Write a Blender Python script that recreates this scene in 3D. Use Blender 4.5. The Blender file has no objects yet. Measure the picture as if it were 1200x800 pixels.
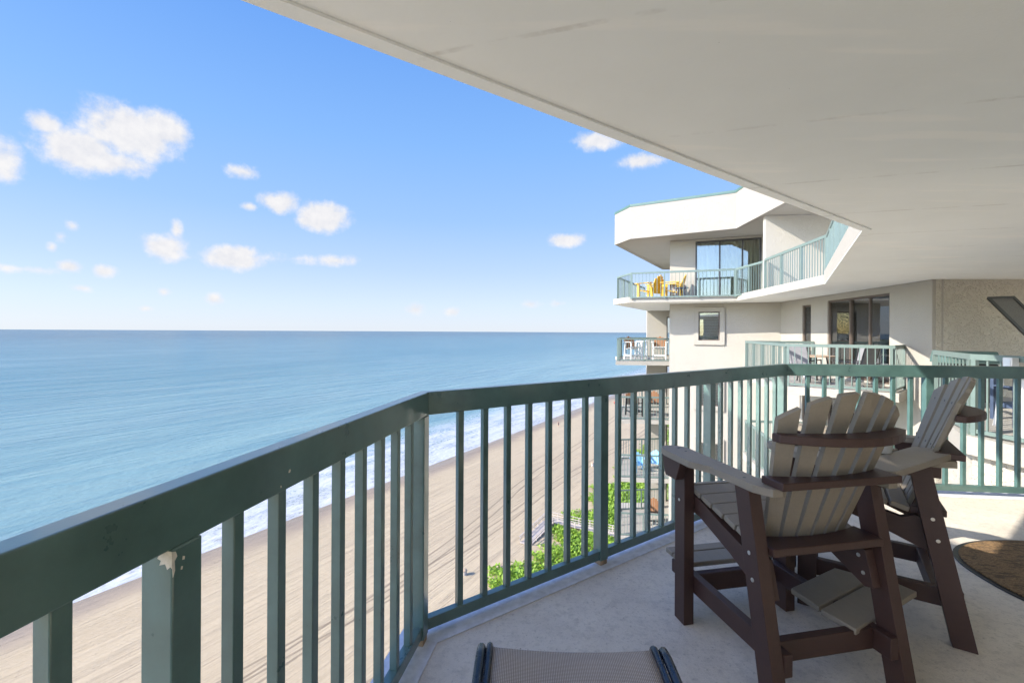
import bpy, math, random
from math import radians as R, sin, cos, pi, atan2, sqrt
from mathutils import Vector, Matrix
import numpy as np
random.seed(7)
SC = bpy.context.scene
COL = SC.collection

# ------------------------------------------------------------------ camera
EYE = 1.333
cd = bpy.data.cameras.new('camera'); cam = bpy.data.objects.new('camera', cd); COL.objects.link(cam)
cam.location = (0, 0, EYE); cam.rotation_euler = (R(90), R(-0.3), 0)
cd.sensor_width = 36; cd.lens = 16.2; cd.shift_y = -0.0095; cd.clip_start = 0.05; cd.clip_end = 120000
SC.camera = cam

# ------------------------------------------------------------------ light
SUN_EL, SUN_AZ = 31.0, -106.5          # azimuth from +Y towards +X
w = bpy.data.worlds.new('World'); SC.world = w; w.use_nodes = True
sd = bpy.data.lights.new('sun', 'SUN'); sun = bpy.data.objects.new('sun', sd); COL.objects.link(sun)
sd.energy = 2.0; sd.angle = R(0.5); sd.color = (1.0, 0.93, 0.83)
sdir = Vector((sin(R(SUN_AZ))*cos(R(SUN_EL)), cos(R(SUN_AZ))*cos(R(SUN_EL)), sin(R(SUN_EL))))
sun.rotation_euler = sdir.to_track_quat('Z', 'Y').to_euler()
sun.location = sdir*50
SC.view_settings.view_transform = 'Standard'; SC.view_settings.look = 'None'
SC.view_settings.exposure = 2.4; SC.view_settings.gamma = 1
SKY_STRENGTH = 0.15

def build_world():
    nt = w.node_tree; N = nt.nodes; L = nt.links; N.clear()
    out = N.new('ShaderNodeOutputWorld'); bg = N.new('ShaderNodeBackground'); L.new(bg.outputs[0], out.inputs[0])
    bg.inputs[1].default_value = SKY_STRENGTH
    sky = N.new('ShaderNodeTexSky'); sky.sky_type = 'NISHITA'; sky.sun_disc = False
    sky.sun_elevation = R(SUN_EL); sky.sun_rotation = R(SUN_AZ)
    sky.air_density = 1.0; sky.dust_density = 0.6; sky.ozone_density = 2.5; sky.altitude = 30
    hs = N.new('ShaderNodeHueSaturation'); hs.inputs['Saturation'].default_value = 1.15; hs.inputs['Hue'].default_value = 0.515; hs.inputs['Value'].default_value = 0.92
    L.new(sky.outputs[0], hs.inputs['Color'])
    tc = N.new('ShaderNodeTexCoord'); sep = N.new('ShaderNodeSeparateXYZ'); L.new(tc.outputs['Generated'], sep.inputs[0])
    def M(op, a, b=None, c=None, clamp=False):
        n = N.new('ShaderNodeMath'); n.operation = op; n.use_clamp = clamp
        for i, v in enumerate((a, b, c)):
            if v is None: continue
            if isinstance(v, (int, float)): n.inputs[i].default_value = v
            else: L.new(v, n.inputs[i])
        return n.outputs[0]
    az = M('ARCTAN2', sep.outputs[0], sep.outputs[1]); el = M('ARCSINE', sep.outputs[2])
    comb = N.new('ShaderNodeCombineXYZ'); L.new(az, comb.inputs[0]); L.new(el, comb.inputs[1])
    # fractal warp of the cloud outlines
    nz = N.new('ShaderNodeTexNoise'); nz.inputs['Scale'].default_value = 26; nz.inputs['Detail'].default_value = 7; nz.inputs['Roughness'].default_value = 0.62
    L.new(comb.outputs[0], nz.inputs['Vector'])
    nz2 = N.new('ShaderNodeTexNoise'); nz2.inputs['Scale'].default_value = 75; nz2.inputs['Detail'].default_value = 5; nz2.inputs['Roughness'].default_value = 0.6
    L.new(comb.outputs[0], nz2.inputs['Vector'])
    # azimuth, elevation, half width, half height in degrees, opacity
    clouds = CLOUDS
    best = None
    for (a, e, cw, ch, op) in clouds:
        s = N.new('ShaderNodeVectorMath'); s.operation = 'SUBTRACT'; L.new(comb.outputs[0], s.inputs[0]); s.inputs[1].default_value = (R(a), R(e), 0)
        m = N.new('ShaderNodeVectorMath'); m.operation = 'MULTIPLY'; L.new(s.outputs[0], m.inputs[0]); m.inputs[1].default_value = (1/R(cw), 1/R(ch), 0)
        ln = N.new('ShaderNodeVectorMath'); ln.operation = 'LENGTH'; L.new(m.outputs[0], ln.inputs[0])
        d = M('MULTIPLY_ADD', ln.outputs['Value'], -op, op)
        best = d if best is None else M('MAXIMUM', best, d)
    n1 = M('SUBTRACT', nz.outputs[0], 0.5); n2 = M('SUBTRACT', nz2.outputs[0], 0.5)
    f = M('ADD', best, M('MULTIPLY', n1, 1.7)); f = M('ADD', f, M('MULTIPLY', n2, 0.4))
    mr = N.new('ShaderNodeMapRange'); mr.interpolation_type = 'SMOOTHSTEP'
    L.new(f, mr.inputs[0]); mr.inputs[1].default_value = -0.08; mr.inputs[2].default_value = 0.85
    # keep clouds only near their own place
    near = N.new('ShaderNodeMapRange'); L.new(best, near.inputs[0]); near.inputs[1].default_value = -0.45; near.inputs[2].default_value = 0.05
    dens = M('MULTIPLY', mr.outputs[0], near.outputs[0], clamp=True)
    # the air's own colour by elevation, mixed into the sky model
    vr = N.new('ShaderNodeValToRGB'); L.new(M('DIVIDE', el, R(60), clamp=True), vr.inputs[0]); E_ = vr.color_ramp.elements
    stops = [(0.0,(.72,.80,.93)),(.05,(.63,.755,.95)),(.12,(.49,.66,.96)),(.22,(.34,.565,.96)),(.36,(.24,.49,.95)),(.55,(.145,.37,.90)),(1.0,(.08,.25,.75))]
    while len(E_) < len(stops): E_.new(0.5)
    for i, (p_, c_) in enumerate(stops): E_[i].position = p_; E_[i].color = (*c_, 1)
    sc_ = N.new('ShaderNodeMix'); sc_.data_type = 'RGBA'; sc_.blend_type = 'MULTIPLY'; sc_.inputs[0].default_value = 1
    L.new(vr.outputs[0], sc_.inputs[6]); sc_.inputs[7].default_value = (1.29, 1.27, 1.25, 1)
    mv = N.new('ShaderNodeMix'); mv.data_type = 'RGBA'; 
    fe = N.new('ShaderNodeMapRange'); fe.interpolation_type = 'SMOOTHSTEP'; L.new(el, fe.inputs[0]); fe.inputs[1].default_value = R(36); fe.inputs[2].default_value = R(55); fe.inputs[3].default_value = 0.96; fe.inputs[4].default_value = 0.1
    fa = N.new('ShaderNodeMapRange'); fa.interpolation_type = 'SMOOTHSTEP'; L.new(M('ABSOLUTE', az), fa.inputs[0]); fa.inputs[1].default_value = R(62); fa.inputs[2].default_value = R(95); fa.inputs[3].default_value = 1; fa.inputs[4].default_value = 0.1
    L.new(M('MULTIPLY', fe.outputs[0], fa.outputs[0]), mv.inputs[0]); L.new(hs.outputs[0], mv.inputs[6]); L.new(sc_.outputs[2], mv.inputs[7])
    up_ = N.new('ShaderNodeVectorMath'); up_.operation = 'ADD'; L.new(comb.outputs[0], up_.inputs[0]); up_.inputs[1].default_value = (-0.006, 0.011, 0)
    nz3 = N.new('ShaderNodeTexNoise'); nz3.inputs['Scale'].default_value = 26; nz3.inputs['Detail'].default_value = 7; nz3.inputs['Roughness'].default_value = 0.62
    L.new(up_.outputs[0], nz3.inputs['Vector'])
    relief = M('MULTIPLY_ADD', M('SUBTRACT', nz.outputs[0], nz3.outputs[0]), 1.9, 0.68, clamp=True)
    cr = N.new('ShaderNodeMix'); cr.data_type = 'RGBA'; L.new(relief, cr.inputs[0])
    cr.inputs[6].default_value = CLOUD_DARK; cr.inputs[7].default_value = CLOUD_LIGHT
    mx = N.new('ShaderNodeMix'); mx.data_type = 'RGBA'; L.new(M('MULTIPLY', dens, 0.97), mx.inputs[0]); L.new(mv.outputs[2], mx.inputs[6]); L.new(cr.outputs[2], mx.inputs[7])
    L.new(mx.outputs[2], bg.inputs[0])
CLOUD_DARK = (0.95, 0.97, 1.05, 1); CLOUD_LIGHT = (1.22, 1.20, 1.20, 1)
#CLOUDS_BEGIN
CLOUDS = [(-39.81,18.18,4.70,2.76,1.60), (-43.08,15.75,3.68,2.33,1.50), (-37.34,19.01,2.85,2.26,1.40), (-45.42,17.34,1.57,1.10,1.10), (-41.34,15.29,3.74,1.48,1.20),
    (-47.92,13.67,1.55,2.18,1.00), (-30.34,16.51,1.98,0.84,0.80), (-26.73,13.91,2.33,1.45,1.40), (-22.35,12.83,3.29,2.10,1.80), (-23.43,12.26,2.23,1.16,1.40),
    (-29.86,13.07,0.90,0.55,0.90), (-37.01,8.17,2.28,1.66,1.20), (-36.12,9.94,0.61,1.25,0.90), (-31.27,7.61,3.29,1.56,1.60), (-30.18,8.25,1.59,1.12,1.20),
    (-20.79,8.09,2.55,0.85,0.90), (-43.86,5.60,1.10,0.76,1.20), (-41.57,5.43,1.04,0.79,1.00), (-42.97,3.76,0.99,0.48,0.70), (-37.07,3.72,0.68,0.63,0.70),
    (-33.02,3.23,1.03,0.78,0.80), (6.76,11.18,2.62,1.01,1.30), (10.49,22.16,3.59,1.23,1.20), (15.72,19.62,3.44,1.02,1.10), (-11.92,2.65,1.40,0.91,0.90),
    (-7.49,2.40,1.43,0.66,0.70), (2.33,3.42,1.46,0.79,0.80), (5.82,3.53,1.05,0.53,0.60), (-43.70,9.16,0.55,0.56,0.60), (-44.46,8.15,0.54,0.56,0.60),
    (-45.00,7.19,0.40,0.46,0.60), (-46.55,5.11,4.39,0.45,0.55), (-25.28,7.99,4.34,0.59,0.40), (-38.53,2.07,0.81,0.41,0.60)]
#CLOUDS_END
build_world()

# ------------------------------------------------------------------ helpers
class NT:
    def __init__(s, name):
        s.m = bpy.data.materials.new(name); s.m.use_nodes = True
        s.t = s.m.node_tree; s.b = s.t.nodes['Principled BSDF']; s.n = s.t.nodes; s.l = s.t.links
        s._tc = None
    def tc(s, kind='Object'):
        if s._tc is None: s._tc = s.n.new('ShaderNodeTexCoord')
        return s._tc.outputs[kind]
    def mapping(s, scale=(1,1,1), rot=(0,0,0), kind='Object', loc=(0,0,0)):
        m = s.n.new('ShaderNodeMapping'); m.inputs['Scale'].default_value = scale; m.inputs['Rotation'].default_value = rot; m.inputs['Location'].default_value = loc
        s.l.new(s.tc(kind), m.inputs[0]); return m.outputs[0]
    def noise(s, sc, det=4, ro=0.55, vec=None, dist=0):
        n = s.n.new('ShaderNodeTexNoise'); n.inputs['Scale'].default_value = sc; n.inputs['Detail'].default_value = det
        n.inputs['Roughness'].default_value = ro; n.inputs['Distortion'].default_value = dist
        s.l.new(vec if vec is not None else s.tc(), n.inputs['Vector']); return n.outputs[0]
    def voro(s, sc, feat='F1', vec=None, out=0, rnd=1):
        n = s.n.new('ShaderNodeTexVoronoi'); n.feature = feat; n.inputs['Scale'].default_value = sc; n.inputs['Randomness'].default_value = rnd
        s.l.new(vec if vec is not None else s.tc(), n.inputs['Vector']); return n.outputs[out]
    def ramp(s, fac, stops):
        n = s.n.new('ShaderNodeValToRGB'); s.l.new(fac, n.inputs[0]); e = n.color_ramp.elements
        while len(e) < len(stops): e.new(0.5)
        for i, (p, c) in enumerate(stops):
            e[i].position = p; e[i].color = (*c, 1) if len(c) == 3 else c
        return n.outputs[0]
    def rng(s, fac, a, b, c=0, d=1, smooth=False):
        n = s.n.new('ShaderNodeMapRange'); s.l.new(fac, n.inputs[0])
        if smooth: n.interpolation_type = 'SMOOTHSTEP'
        for i, v in enumerate((a, b, c, d)): n.inputs[i+1].default_value = v
        return n.outputs[0]
    def math(s, op, a, b=None, c=None, clamp=False):
        n = s.n.new('ShaderNodeMath'); n.operation = op; n.use_clamp = clamp
        for i, v in enumerate((a, b, c)):
            if v is None: continue
            if isinstance(v, (int, float)): n.inputs[i].default_value = v
            else: s.l.new(v, n.inputs[i])
        return n.outputs[0]
    def mix(s, fac, a, b, mode='MIX'):
        n = s.n.new('ShaderNodeMix'); n.data_type = 'RGBA'; n.blend_type = mode
        for i, v in ((0, fac), (6, a), (7, b)):
            if isinstance(v, (int, float)): n.inputs[i].default_value = v
            elif isinstance(v, tuple): n.inputs[i].default_value = (*v, 1) if len(v) == 3 else v
            else: s.l.new(v, n.inputs[i])
        return n.outputs[2]
    def bump(s, h, strength=0.5, dist=0.01, normal=None):
        n = s.n.new('ShaderNodeBump'); n.inputs['Strength'].default_value = strength; n.inputs['Distance'].default_value = dist
        s.l.new(h, n.inputs['Height'])
        if normal is not None: s.l.new(normal, n.inputs['Normal'])
        s.l.new(n.outputs[0], s.b.inputs['Normal']); return n.outputs[0]
    def set(s, **k):
        for a, v in k.items():
            i = s.b.inputs[a.replace('_', ' ')]
            if isinstance(v, (int, float)): i.default_value = v
            elif isinstance(v, tuple): i.default_value = (*v, 1) if len(v) == 3 else v
            else: s.l.new(v, i)
        return s.m

def mat_paint(name, col, rough=0.4, wear=0.12, scale=9, bump=0.15):
    n = NT(name)
    a = n.noise(scale, 5, 0.6); f = n.noise(160, 2, 0.5)
    c = n.mix(n.rng(a, 0.3, 0.75), tuple(x*(1-wear) for x in col), tuple(min(1, x*(1+wear)) for x in col))
    n.bump(f, bump, 0.001)
    return n.set(Base_Color=c, Roughness=n.rng(a, 0.2, 0.8, rough-0.06, rough+0.1))

def mat_lumber(name, col, var=0.18):
    n = NT(name)
    v = n.mapping((90, 6, 90)); g = n.noise(1.0, 5, 0.65, v); f = n.noise(260, 3, 0.6); b = n.noise(7, 4, 0.6)
    c = n.mix(g, tuple(x*(1-var) for x in col), tuple(x*(1+var) for x in col))
    c = n.mix(n.rng(b, 0.35, 0.8, 0, 0.35), c, tuple(x*1.25+0.01 for x in col))
    c = n.mix(n.rng(f, 0.6, 0.75, 0, 0.25), c, tuple(x*1.8+0.02 for x in col))
    n.bump(n.math('ADD', g, f), 0.28, 0.0012)
    return n.set(Base_Color=c, Roughness=0.52)

def mat_stucco(name, col, sc=14, depth=0.02, strength=0.8):
    n = NT(name)
    a = n.noise(sc, 3, 0.5, dist=1.2); s_ = n.rng(a, 0.47, 0.60, smooth=True); f = n.noise(sc*6, 3, 0.6)
    h = n.math('ADD', n.math('MULTIPLY', s_, 1.0), n.math('MULTIPLY', f, 0.35))
    big = n.noise(0.7, 4, 0.6)
    v = n.mapping((3, 3, 0.25)); st = n.noise(1.2, 4, 0.6, v)
    c = n.mix(n.rng(big, 0.3, 0.75), tuple(x*0.93 for x in col), col)
    c = n.mix(n.rng(st, 0.55, 0.85, 0, 0.22), c, tuple(x*0.78 for x in col))
    n.bump(h, strength, depth)
    return n.set(Base_Color=c, Roughness=0.9)

M = {}
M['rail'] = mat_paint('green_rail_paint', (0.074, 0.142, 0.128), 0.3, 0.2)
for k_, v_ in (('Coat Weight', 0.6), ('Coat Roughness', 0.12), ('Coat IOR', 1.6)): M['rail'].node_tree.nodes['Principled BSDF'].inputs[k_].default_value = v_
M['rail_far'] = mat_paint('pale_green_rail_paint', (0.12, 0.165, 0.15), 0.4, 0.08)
M['coping'] = mat_paint('green_coping_metal', (0.065, 0.125, 0.11), 0.4, 0.1)
M['brown'] = mat_lumber('brown_poly_lumber', (0.046, 0.0205, 0.0155))
M['tan'] = mat_lumber('weathered_tan_poly_lumber', (0.225, 0.193, 0.148), 0.16)
M['yellow'] = mat_paint('yellow_plastic', (0.62, 0.36, 0.02), 0.45, 0.06)
M['white'] = mat_paint('white_plastic', (0.66, 0.66, 0.65), 0.4, 0.03)
M['wicker'] = mat_paint('brown_wicker', (0.20, 0.09, 0.035), 0.6, 0.2, 60)
M['navy'] = mat_paint('navy_metal', (0.012, 0.02, 0.038), 0.25, 0.2)
M['bluegrey'] = mat_paint('blue_grey_plastic', (0.045, 0.065, 0.11), 0.45, 0.1)
M['grey_sling'] = mat_paint('grey_sling_cloth', (0.17, 0.17, 0.18), 0.8, 0.1)
M['lightblue'] = mat_paint('light_blue_cloth', (0.22, 0.48, 0.72), 0.8, 0.1)
M['red'] = mat_paint('red_cloth', (0.65, 0.06, 0.03), 0.7, 0.1)
M['lime'] = mat_paint('green_cloth', (0.15, 0.5, 0.12), 0.7, 0.1)
M['black'] = mat_paint('black_metal', (0.015, 0.015, 0.016), 0.4, 0.1)
M['frame'] = mat_paint('bronze_window_frame', (0.085, 0.062, 0.048), 0.4, 0.1)
M['darkframe'] = mat_paint('dark_window_frame', (0.03, 0.03, 0.032), 0.4, 0.1)
M['curtain'] = mat_paint('curtain_cloth', (0.42, 0.40, 0.29), 0.9, 0.06, 3)
M['sheer'] = mat_paint('white_curtain_cloth', (0.5, 0.51, 0.49), 0.9, 0.05, 3)
M['blind'] = mat_paint('white_blind', (0.62, 0.66, 0.68), 0.6, 0.05)
M['skin'] = mat_paint('skin', (0.42, 0.22, 0.14), 0.6, 0.05)
M['steel'] = mat_paint('screw_steel', (0.6, 0.59, 0.56), 0.3, 0.1); M['steel'].node_tree.nodes['Principled BSDF'].inputs['Metallic'].default_value = 0.9
M['rust'] = mat_paint('rusty_base', (0.33, 0.24, 0.16), 0.85, 0.35, 30)
M['chip'] = mat_paint('chipped_primer', (0.62, 0.58, 0.50), 0.7, 0.2, 60)
M['wood_old'] = mat_lumber('grey_weathered_wood', (0.33, 0.28, 0.235), 0.25)
M['stucco'] = mat_stucco('heavy_stucco', (0.48, 0.445, 0.375), 13, 0.02, 0.85)
M['stucco_end'] = mat_stucco('medium_stucco', (0.36, 0.338, 0.295), 26, 0.009, 0.55)
M['stucco_parapet'] = mat_stucco('parapet_stucco', (0.315, 0.295, 0.26), 30, 0.010, 0.6)
M['stucco_fine'] = mat_stucco('fine_stucco', (0.335, 0.315, 0.275), 30, 0.006, 0.5)
M['wall_white'] = mat_stucco('white_wall_paint', (0.82, 0.79, 0.73), 30, 0.004, 0.4)
M['inside'] = mat_paint('room_wall', (0.55, 0.52, 0.47), 0.9, 0.05)

n = NT('window_glass')
n.n.remove(n.b)
g1 = n.n.new('ShaderNodeBsdfGlossy'); g1.inputs['Roughness'].default_value = 0.015; g1.inputs[0].default_value = (0.95, 0.98, 1, 1)
g2 = n.n.new('ShaderNodeBsdfTransparent'); g2.inputs[0].default_value = (0.90, 0.91, 0.88, 1)
fr = n.n.new('ShaderNodeFresnel'); fr.inputs[0].default_value = 2.0
ms = n.n.new('ShaderNodeMixShader'); n.l.new(fr.outputs[0], ms.inputs[0]); n.l.new(g2.outputs[0], ms.inputs[1]); n.l.new(g1.outputs[0], ms.inputs[2])
wv = n.noise(1.3, 1, 0.4); bp = n.n.new('ShaderNodeBump'); bp.inputs['Strength'].default_value = 0.03; bp.inputs['Distance'].default_value = 0.02
n.l.new(wv, bp.inputs['Height']); n.l.new(bp.outputs[0], g1.inputs['Normal'])
n.l.new(ms.outputs[0], n.n['Material Output'].inputs[0]); M['glass'] = n.m

# painted concrete soffit with board seams, patches and specks
n = NT('painted_soffit')
vec = n.mapping((1, 1, 1), (0, 0, R(12)))
a = n.noise(0.9, 5, 0.6); st = n.noise(1.0, 4, 0.55, n.mapping((0.5, 4.2, 1), (0, 0, R(17))))
fi = n.noise(70, 4, 0.6); sp = n.voro(11, 'F1')
c = n.mix(n.rng(a, 0.3, 0.7), (0.775, 0.79, 0.76), (0.825, 0.84, 0.81))
c = n.mix(n.rng(st, 0.56, 0.66, 0, 0.55, True), c, (0.88, 0.87, 0.82))
c = n.mix(n.math('MULTIPLY', n.rng(sp, 0.03, 0.015, 0, 0.6), n.rng(n.noise(2.1, 2), 0.5, 0.6)), c, (0.20, 0.18, 0.15))
wvn = n.n.new('ShaderNodeTexWave'); wvn.wave_type = 'BANDS'; wvn.bands_direction = 'Y'; wvn.inputs['Scale'].default_value = 0.26
wvn.inputs['Distortion'].default_value = 0.35; wvn.inputs['Detail'].default_value = 2; wvn.inputs['Detail Scale'].default_value = 0.8
n.l.new(n.mapping((1, 1, 1), (0, 0, R(17)), loc=(0, 0.6, 0)), wvn.inputs['Vector'])
seam = n.math('MULTIPLY', n.rng(wvn.outputs[1], 0.0025, 0.0004), n.rng(n.noise(3.2, 4, 0.7), 0.44, 0.62))
c = n.mix(n.math('MULTIPLY', seam, 0.3), c, (0.34, 0.31, 0.26))
n.bump(n.math('SUBTRACT', n.math('ADD', n.math('MULTIPLY', fi, 0.5), n.math('MULTIPLY', n.noise(6, 4), 0.7)), n.math('MULTIPLY', seam, 1.5)), 0.35, 0.006)
M['soffit'] = n.set(Base_Color=c, Roughness=0.75)

# coated balcony floor
n = NT('coated_concrete_floor')
a = n.noise(1.3, 6, 0.62); b = n.noise(5.5, 5, 0.65); fi = n.noise(210, 3, 0.7); m2 = n.noise(60, 4, 0.7); sp = n.voro(26, 'F1')
c = n.mix(n.rng(a, 0.32, 0.7), (0.56, 0.495, 0.40), (0.68, 0.615, 0.51))
c = n.mix(n.rng(b, 0.48, 0.70, 0, 0.55), c, (0.46, 0.40, 0.33))
c = n.mix(n.rng(fi, 0.35, 0.7, 0.0, 0.5), c, (0.76, 0.70, 0.60))
c = n.mix(n.rng(m2, 0.56, 0.68, 0, 0.6), c, (0.30, 0.265, 0.22))
c = n.mix(n.math('MULTIPLY', n.rng(sp, 0.10, 0.05, 0, 0.85), n.rng(n.noise(4, 3), 0.55, 0.62)), c, (0.13, 0.11, 0.09))
m3 = n.noise(19, 5, 0.7); c = n.mix(n.rng(m3, 0.50, 0.66, 0, 0.42), c, (0.36, 0.32, 0.265)); c = n.mix(n.rng(n.noise(0.55, 6, 0.7), 0.52, 0.66, 0, 0.35), c, (0.37, 0.335, 0.285))
n.bump(n.math('ADD', n.math('MULTIPLY', fi, 0.6), m2), 0.7, 0.005)
M['deck'] = n.set(Base_Color=c, Roughness=0.62)

n = NT('coir_mat')
a = n.noise(55, 4, 0.7, n.mapping((1, 2.6, 1), (0, 0, R(20)))); b = n.noise(240, 3, 0.7); d = n.noise(14, 3, 0.6, n.mapping((1, 3.2, 1), (0, 0, R(14))))
c = n.mix(n.rng(a, 0.35, 0.65), (0.10, 0.055, 0.022), (0.42, 0.25, 0.105))
c = n.mix(n.rng(d, 0.5, 0.62, 0, 0.75), c, (0.045, 0.03, 0.018)); c = n.mix(n.rng(b, 0.4, 0.7, 0, 0.4), c, (0.5, 0.33, 0.16))
n.bump(n.math('ADD', n.math('SUBTRACT', a, d), b), 1.0, 0.012)
M['coir'] = n.set(Base_Color=c, Roughness=0.95)

n = NT('sling_mesh_fabric')
def wave(n, d, sc):
    x = n.n.new('ShaderNodeTexWave'); x.wave_type = 'BANDS'; x.bands_direction = d; x.inputs['Scale'].default_value = sc; x.inputs['Distortion'].default_value = 0.15
    n.l.new(n.tc(), x.inputs['Vector']); return x.outputs[1]
wx = wave(n, 'X', 62); wy = wave(n, 'Y', 62); p = n.math('MULTIPLY', wx, wy)
c = n.mix(n.rng(p, 0.08, 0.6), (0.20, 0.165, 0.14), (0.62, 0.55, 0.47)); c = n.mix(n.rng(n.noise(12, 4), 0.3, 0.8, 0, 0.25), c, (0.42, 0.37, 0.32))
n.bump(p, 0.6, 0.002); M['sling'] = n.set(Base_Color=c, Roughness=0.8)

n = NT('dark_shade_mesh')
c = n.mix(n.rng(n.noise(160, 2), 0.4, 0.6), (0.12, 0.12, 0.115), (0.22, 0.22, 0.21)); M['screen'] = n.set(Base_Color=c, Roughness=0.8, Alpha=0.82)

# ---- beach, sea: object space has x = inland distance, y = along the shore
n = NT('beach_sand')
sep = n.n.new('ShaderNodeSeparateXYZ'); n.l.new(n.tc(), sep.inputs[0]); tt = sep.outputs[0]; ss = sep.outputs[1]
big = n.noise(0.06, 5, 0.6, n.mapping((1, 0.3, 1))); fine = n.noise(2.5, 5, 0.7)
lines = n.noise(1.0, 3, 0.55, n.mapping((3.0, 0.016, 1), (0, 0, R(0.5)))); lines2 = n.noise(1.0, 2, 0.5, n.mapping((6.5, 0.03, 1), (0, 0, R(-0.8))))
ln1 = n.rng(n.math('ABSOLUTE', n.math('SUBTRACT', lines, 0.5)), 0.020, 0.004, smooth=True)
ln2 = n.rng(n.math('ABSOLUTE', n.math('SUBTRACT', lines2, 0.52)), 0.02, 0.005, smooth=True)
area = n.rng(tt, -62, -50)
c = n.mix(n.rng(big, 0.3, 0.7), (0.305, 0.235, 0.14), (0.35, 0.277, 0.172))
c = n.mix(n.rng(fine, 0.4, 0.75, 0, 0.35), c, (0.395, 0.325, 0.23))
c = n.mix(n.math('MULTIPLY', n.math('MULTIPLY', ln1, area), n.rng(n.noise(0.05, 3), 0.42, 0.6, 0.05, 0.55)), c, (0.17, 0.125, 0.085))  # wheel streaks: wet sand and rut shadow both put into the darker colour
c = n.mix(n.math('MULTIPLY', n.math('MULTIPLY', ln2, area), n.rng(n.noise(0.09, 3), 0.4, 0.6, 0.0, 0.42)), c, (0.22, 0.165, 0.115))
c = n.mix(n.math('MULTIPLY', n.rng(n.noise(1.1, 5, 0.8), 0.60, 0.70, 0, 0.6), n.rng(n.noise(0.045, 3), 0.48, 0.6)), c, (0.20, 0.15, 0.10))
trn = n.n.new('ShaderNodeTexNoise'); trn.inputs['Scale'].default_value = 0.022; n.l.new(n.mapping((0.2, 1, 1)), trn.inputs['Vector'])
for off, rot_ in ((-41.2, 3.0), (-42.9, 3.0), (-37.0, -4.0), (-38.7, -4.0), (-33.9, 6.0)):
    v_ = n.mapping((1, 1, 1), (0, 0, R(rot_)))
    sx = n.n.new('ShaderNodeSeparateXYZ'); n.l.new(v_, sx.inputs[0])
    dd = n.math('ABSOLUTE', n.math('ADD', n.math('SUBTRACT', sx.outputs[0], off), n.math('MULTIPLY', n.math('SUBTRACT', trn.outputs[0], 0.5), 9)))
    c = n.mix(n.rng(dd, 0.22, 0.08, 0, 0.6), c, (0.13, 0.095, 0.06))  # curved tyre tracks, darkened in colour for wetness and shadow in the ruts
wetn = n.math('ADD', tt, n.math('MULTIPLY', n.noise(0.035, 3), 9))
c = n.mix(n.rng(wetn, -57.5, -62.0, 0, 0.85, True), c, (0.21, 0.16, 0.11))
n.bump(n.math('ADD', n.math('MULTIPLY', fine, 0.6), n.math('MULTIPLY', n.math('ADD', ln1, ln2), -0.35)), 0.7, 0.12)
M['sand'] = n.set(Base_Color=c, Roughness=n.rng(wetn, -60, -64, 0.95, 0.35))

n = NT('sea_water')
sep = n.n.new('ShaderNodeSeparateXYZ'); n.l.new(n.tc(), sep.inputs[0]); tt = sep.outputs[0]
edge = n.math('ADD', tt, n.math('MULTIPLY', n.math('SUBTRACT', n.noise(0.03, 3), 0.5), 9))
edge2 = n.math('ADD', tt, n.math('MULTIPLY', n.math('SUBTRACT', n.noise(0.05, 4, 0.6), 0.5), 16))
# long low swell rows, then chop
sw = n.noise(1.0, 3, 0.5, n.mapping((0.055, 0.010, 1), (0, 0, R(-9)))); sw2 = n.noise(1.0, 4, 0.6, n.mapping((0.16, 0.045, 1), (0, 0, R(14))))
chop = n.noise(0.9, 5, 0.65, n.mapping((1, 0.45, 1), (0, 0, R(20))))
h = n.math('ADD', n.math('MULTIPLY', sw, 4.0), n.math('ADD', n.math('MULTIPLY', sw2, 1.6), n.math('MULTIPLY', chop, 0.5)))
depth = n.rng(tt, -85, -420, smooth=True)
c = n.mix(depth, (0.125, 0.215, 0.21), (0.035, 0.12, 0.14))
c = n.mix(n.rng(tt, -400, -2500), c, (0.008, 0.045, 0.065))
patch = n.noise(1.0, 4, 0.6, n.mapping((0.02, 0.0045, 1), (0, 0, R(-6))))
c = n.mix(n.rng(patch, 0.48, 0.68, 0, 0.55), c, (0.10, 0.175, 0.185))
c = n.mix(n.rng(sw, 0.44, 0.6, 0, 0.22), c, (0.02, 0.09, 0.12))
# lacy surf
lace = n.voro(0.75, 'DISTANCE_TO_EDGE', n.mapping((1, 0.6, 1)), 0); lace_n = n.noise(0.8, 7, 0.8)
rows = n.noise(1.0, 5, 0.7, n.mapping((0.22, 0.05, 1), (0, 0, R(5))))
zone = n.math('MULTIPLY', n.rng(edge2, -104, -86, smooth=True), 1.0)
ff = n.math('ADD', n.math('MULTIPLY', lace_n, 1.2), n.math('MULTIPLY', rows, 1.1))
foam = n.math('MULTIPLY', n.rng(ff, 0.98, 1.20, smooth=True), zone)
thin = n.math('MULTIPLY', n.rng(n.noise(1.7, 6, 0.8), 0.44, 0.58), zone)
foam = n.math('MAXIMUM', foam, n.math('MULTIPLY', thin, 0.7))
brk = n.math('MULTIPLY', n.rng(n.math('ABSOLUTE', n.math('ADD', edge2, 96)), 3.0, 0.5), n.rng(n.noise(0.06, 4, 0.6, n.mapping((1, 0.5, 1))), 0.5, 0.6))
foam = n.math('MAXIMUM', foam, n.math('MULTIPLY', brk, n.rng(lace_n, 0.42, 0.55)))
foam = n.math('MAXIMUM', foam, n.rng(n.math('ABSOLUTE', n.math('ADD', edge, 69.6)), 1.3, 0.3, 0, 0.9))
c = n.mix(n.rng(tt, -92, -72), c, (0.24, 0.24, 0.215))
c = n.mix(foam, c, (0.34, 0.35, 0.36))
n.bump(h, 0.55, 1.0)
M['sea'] = n.set(Base_Color=c, Roughness=n.math('MAXIMUM', n.math('MULTIPLY', foam, 0.8), 0.24), IOR=1.33, Specular_IOR_Level=0.5)

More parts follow.
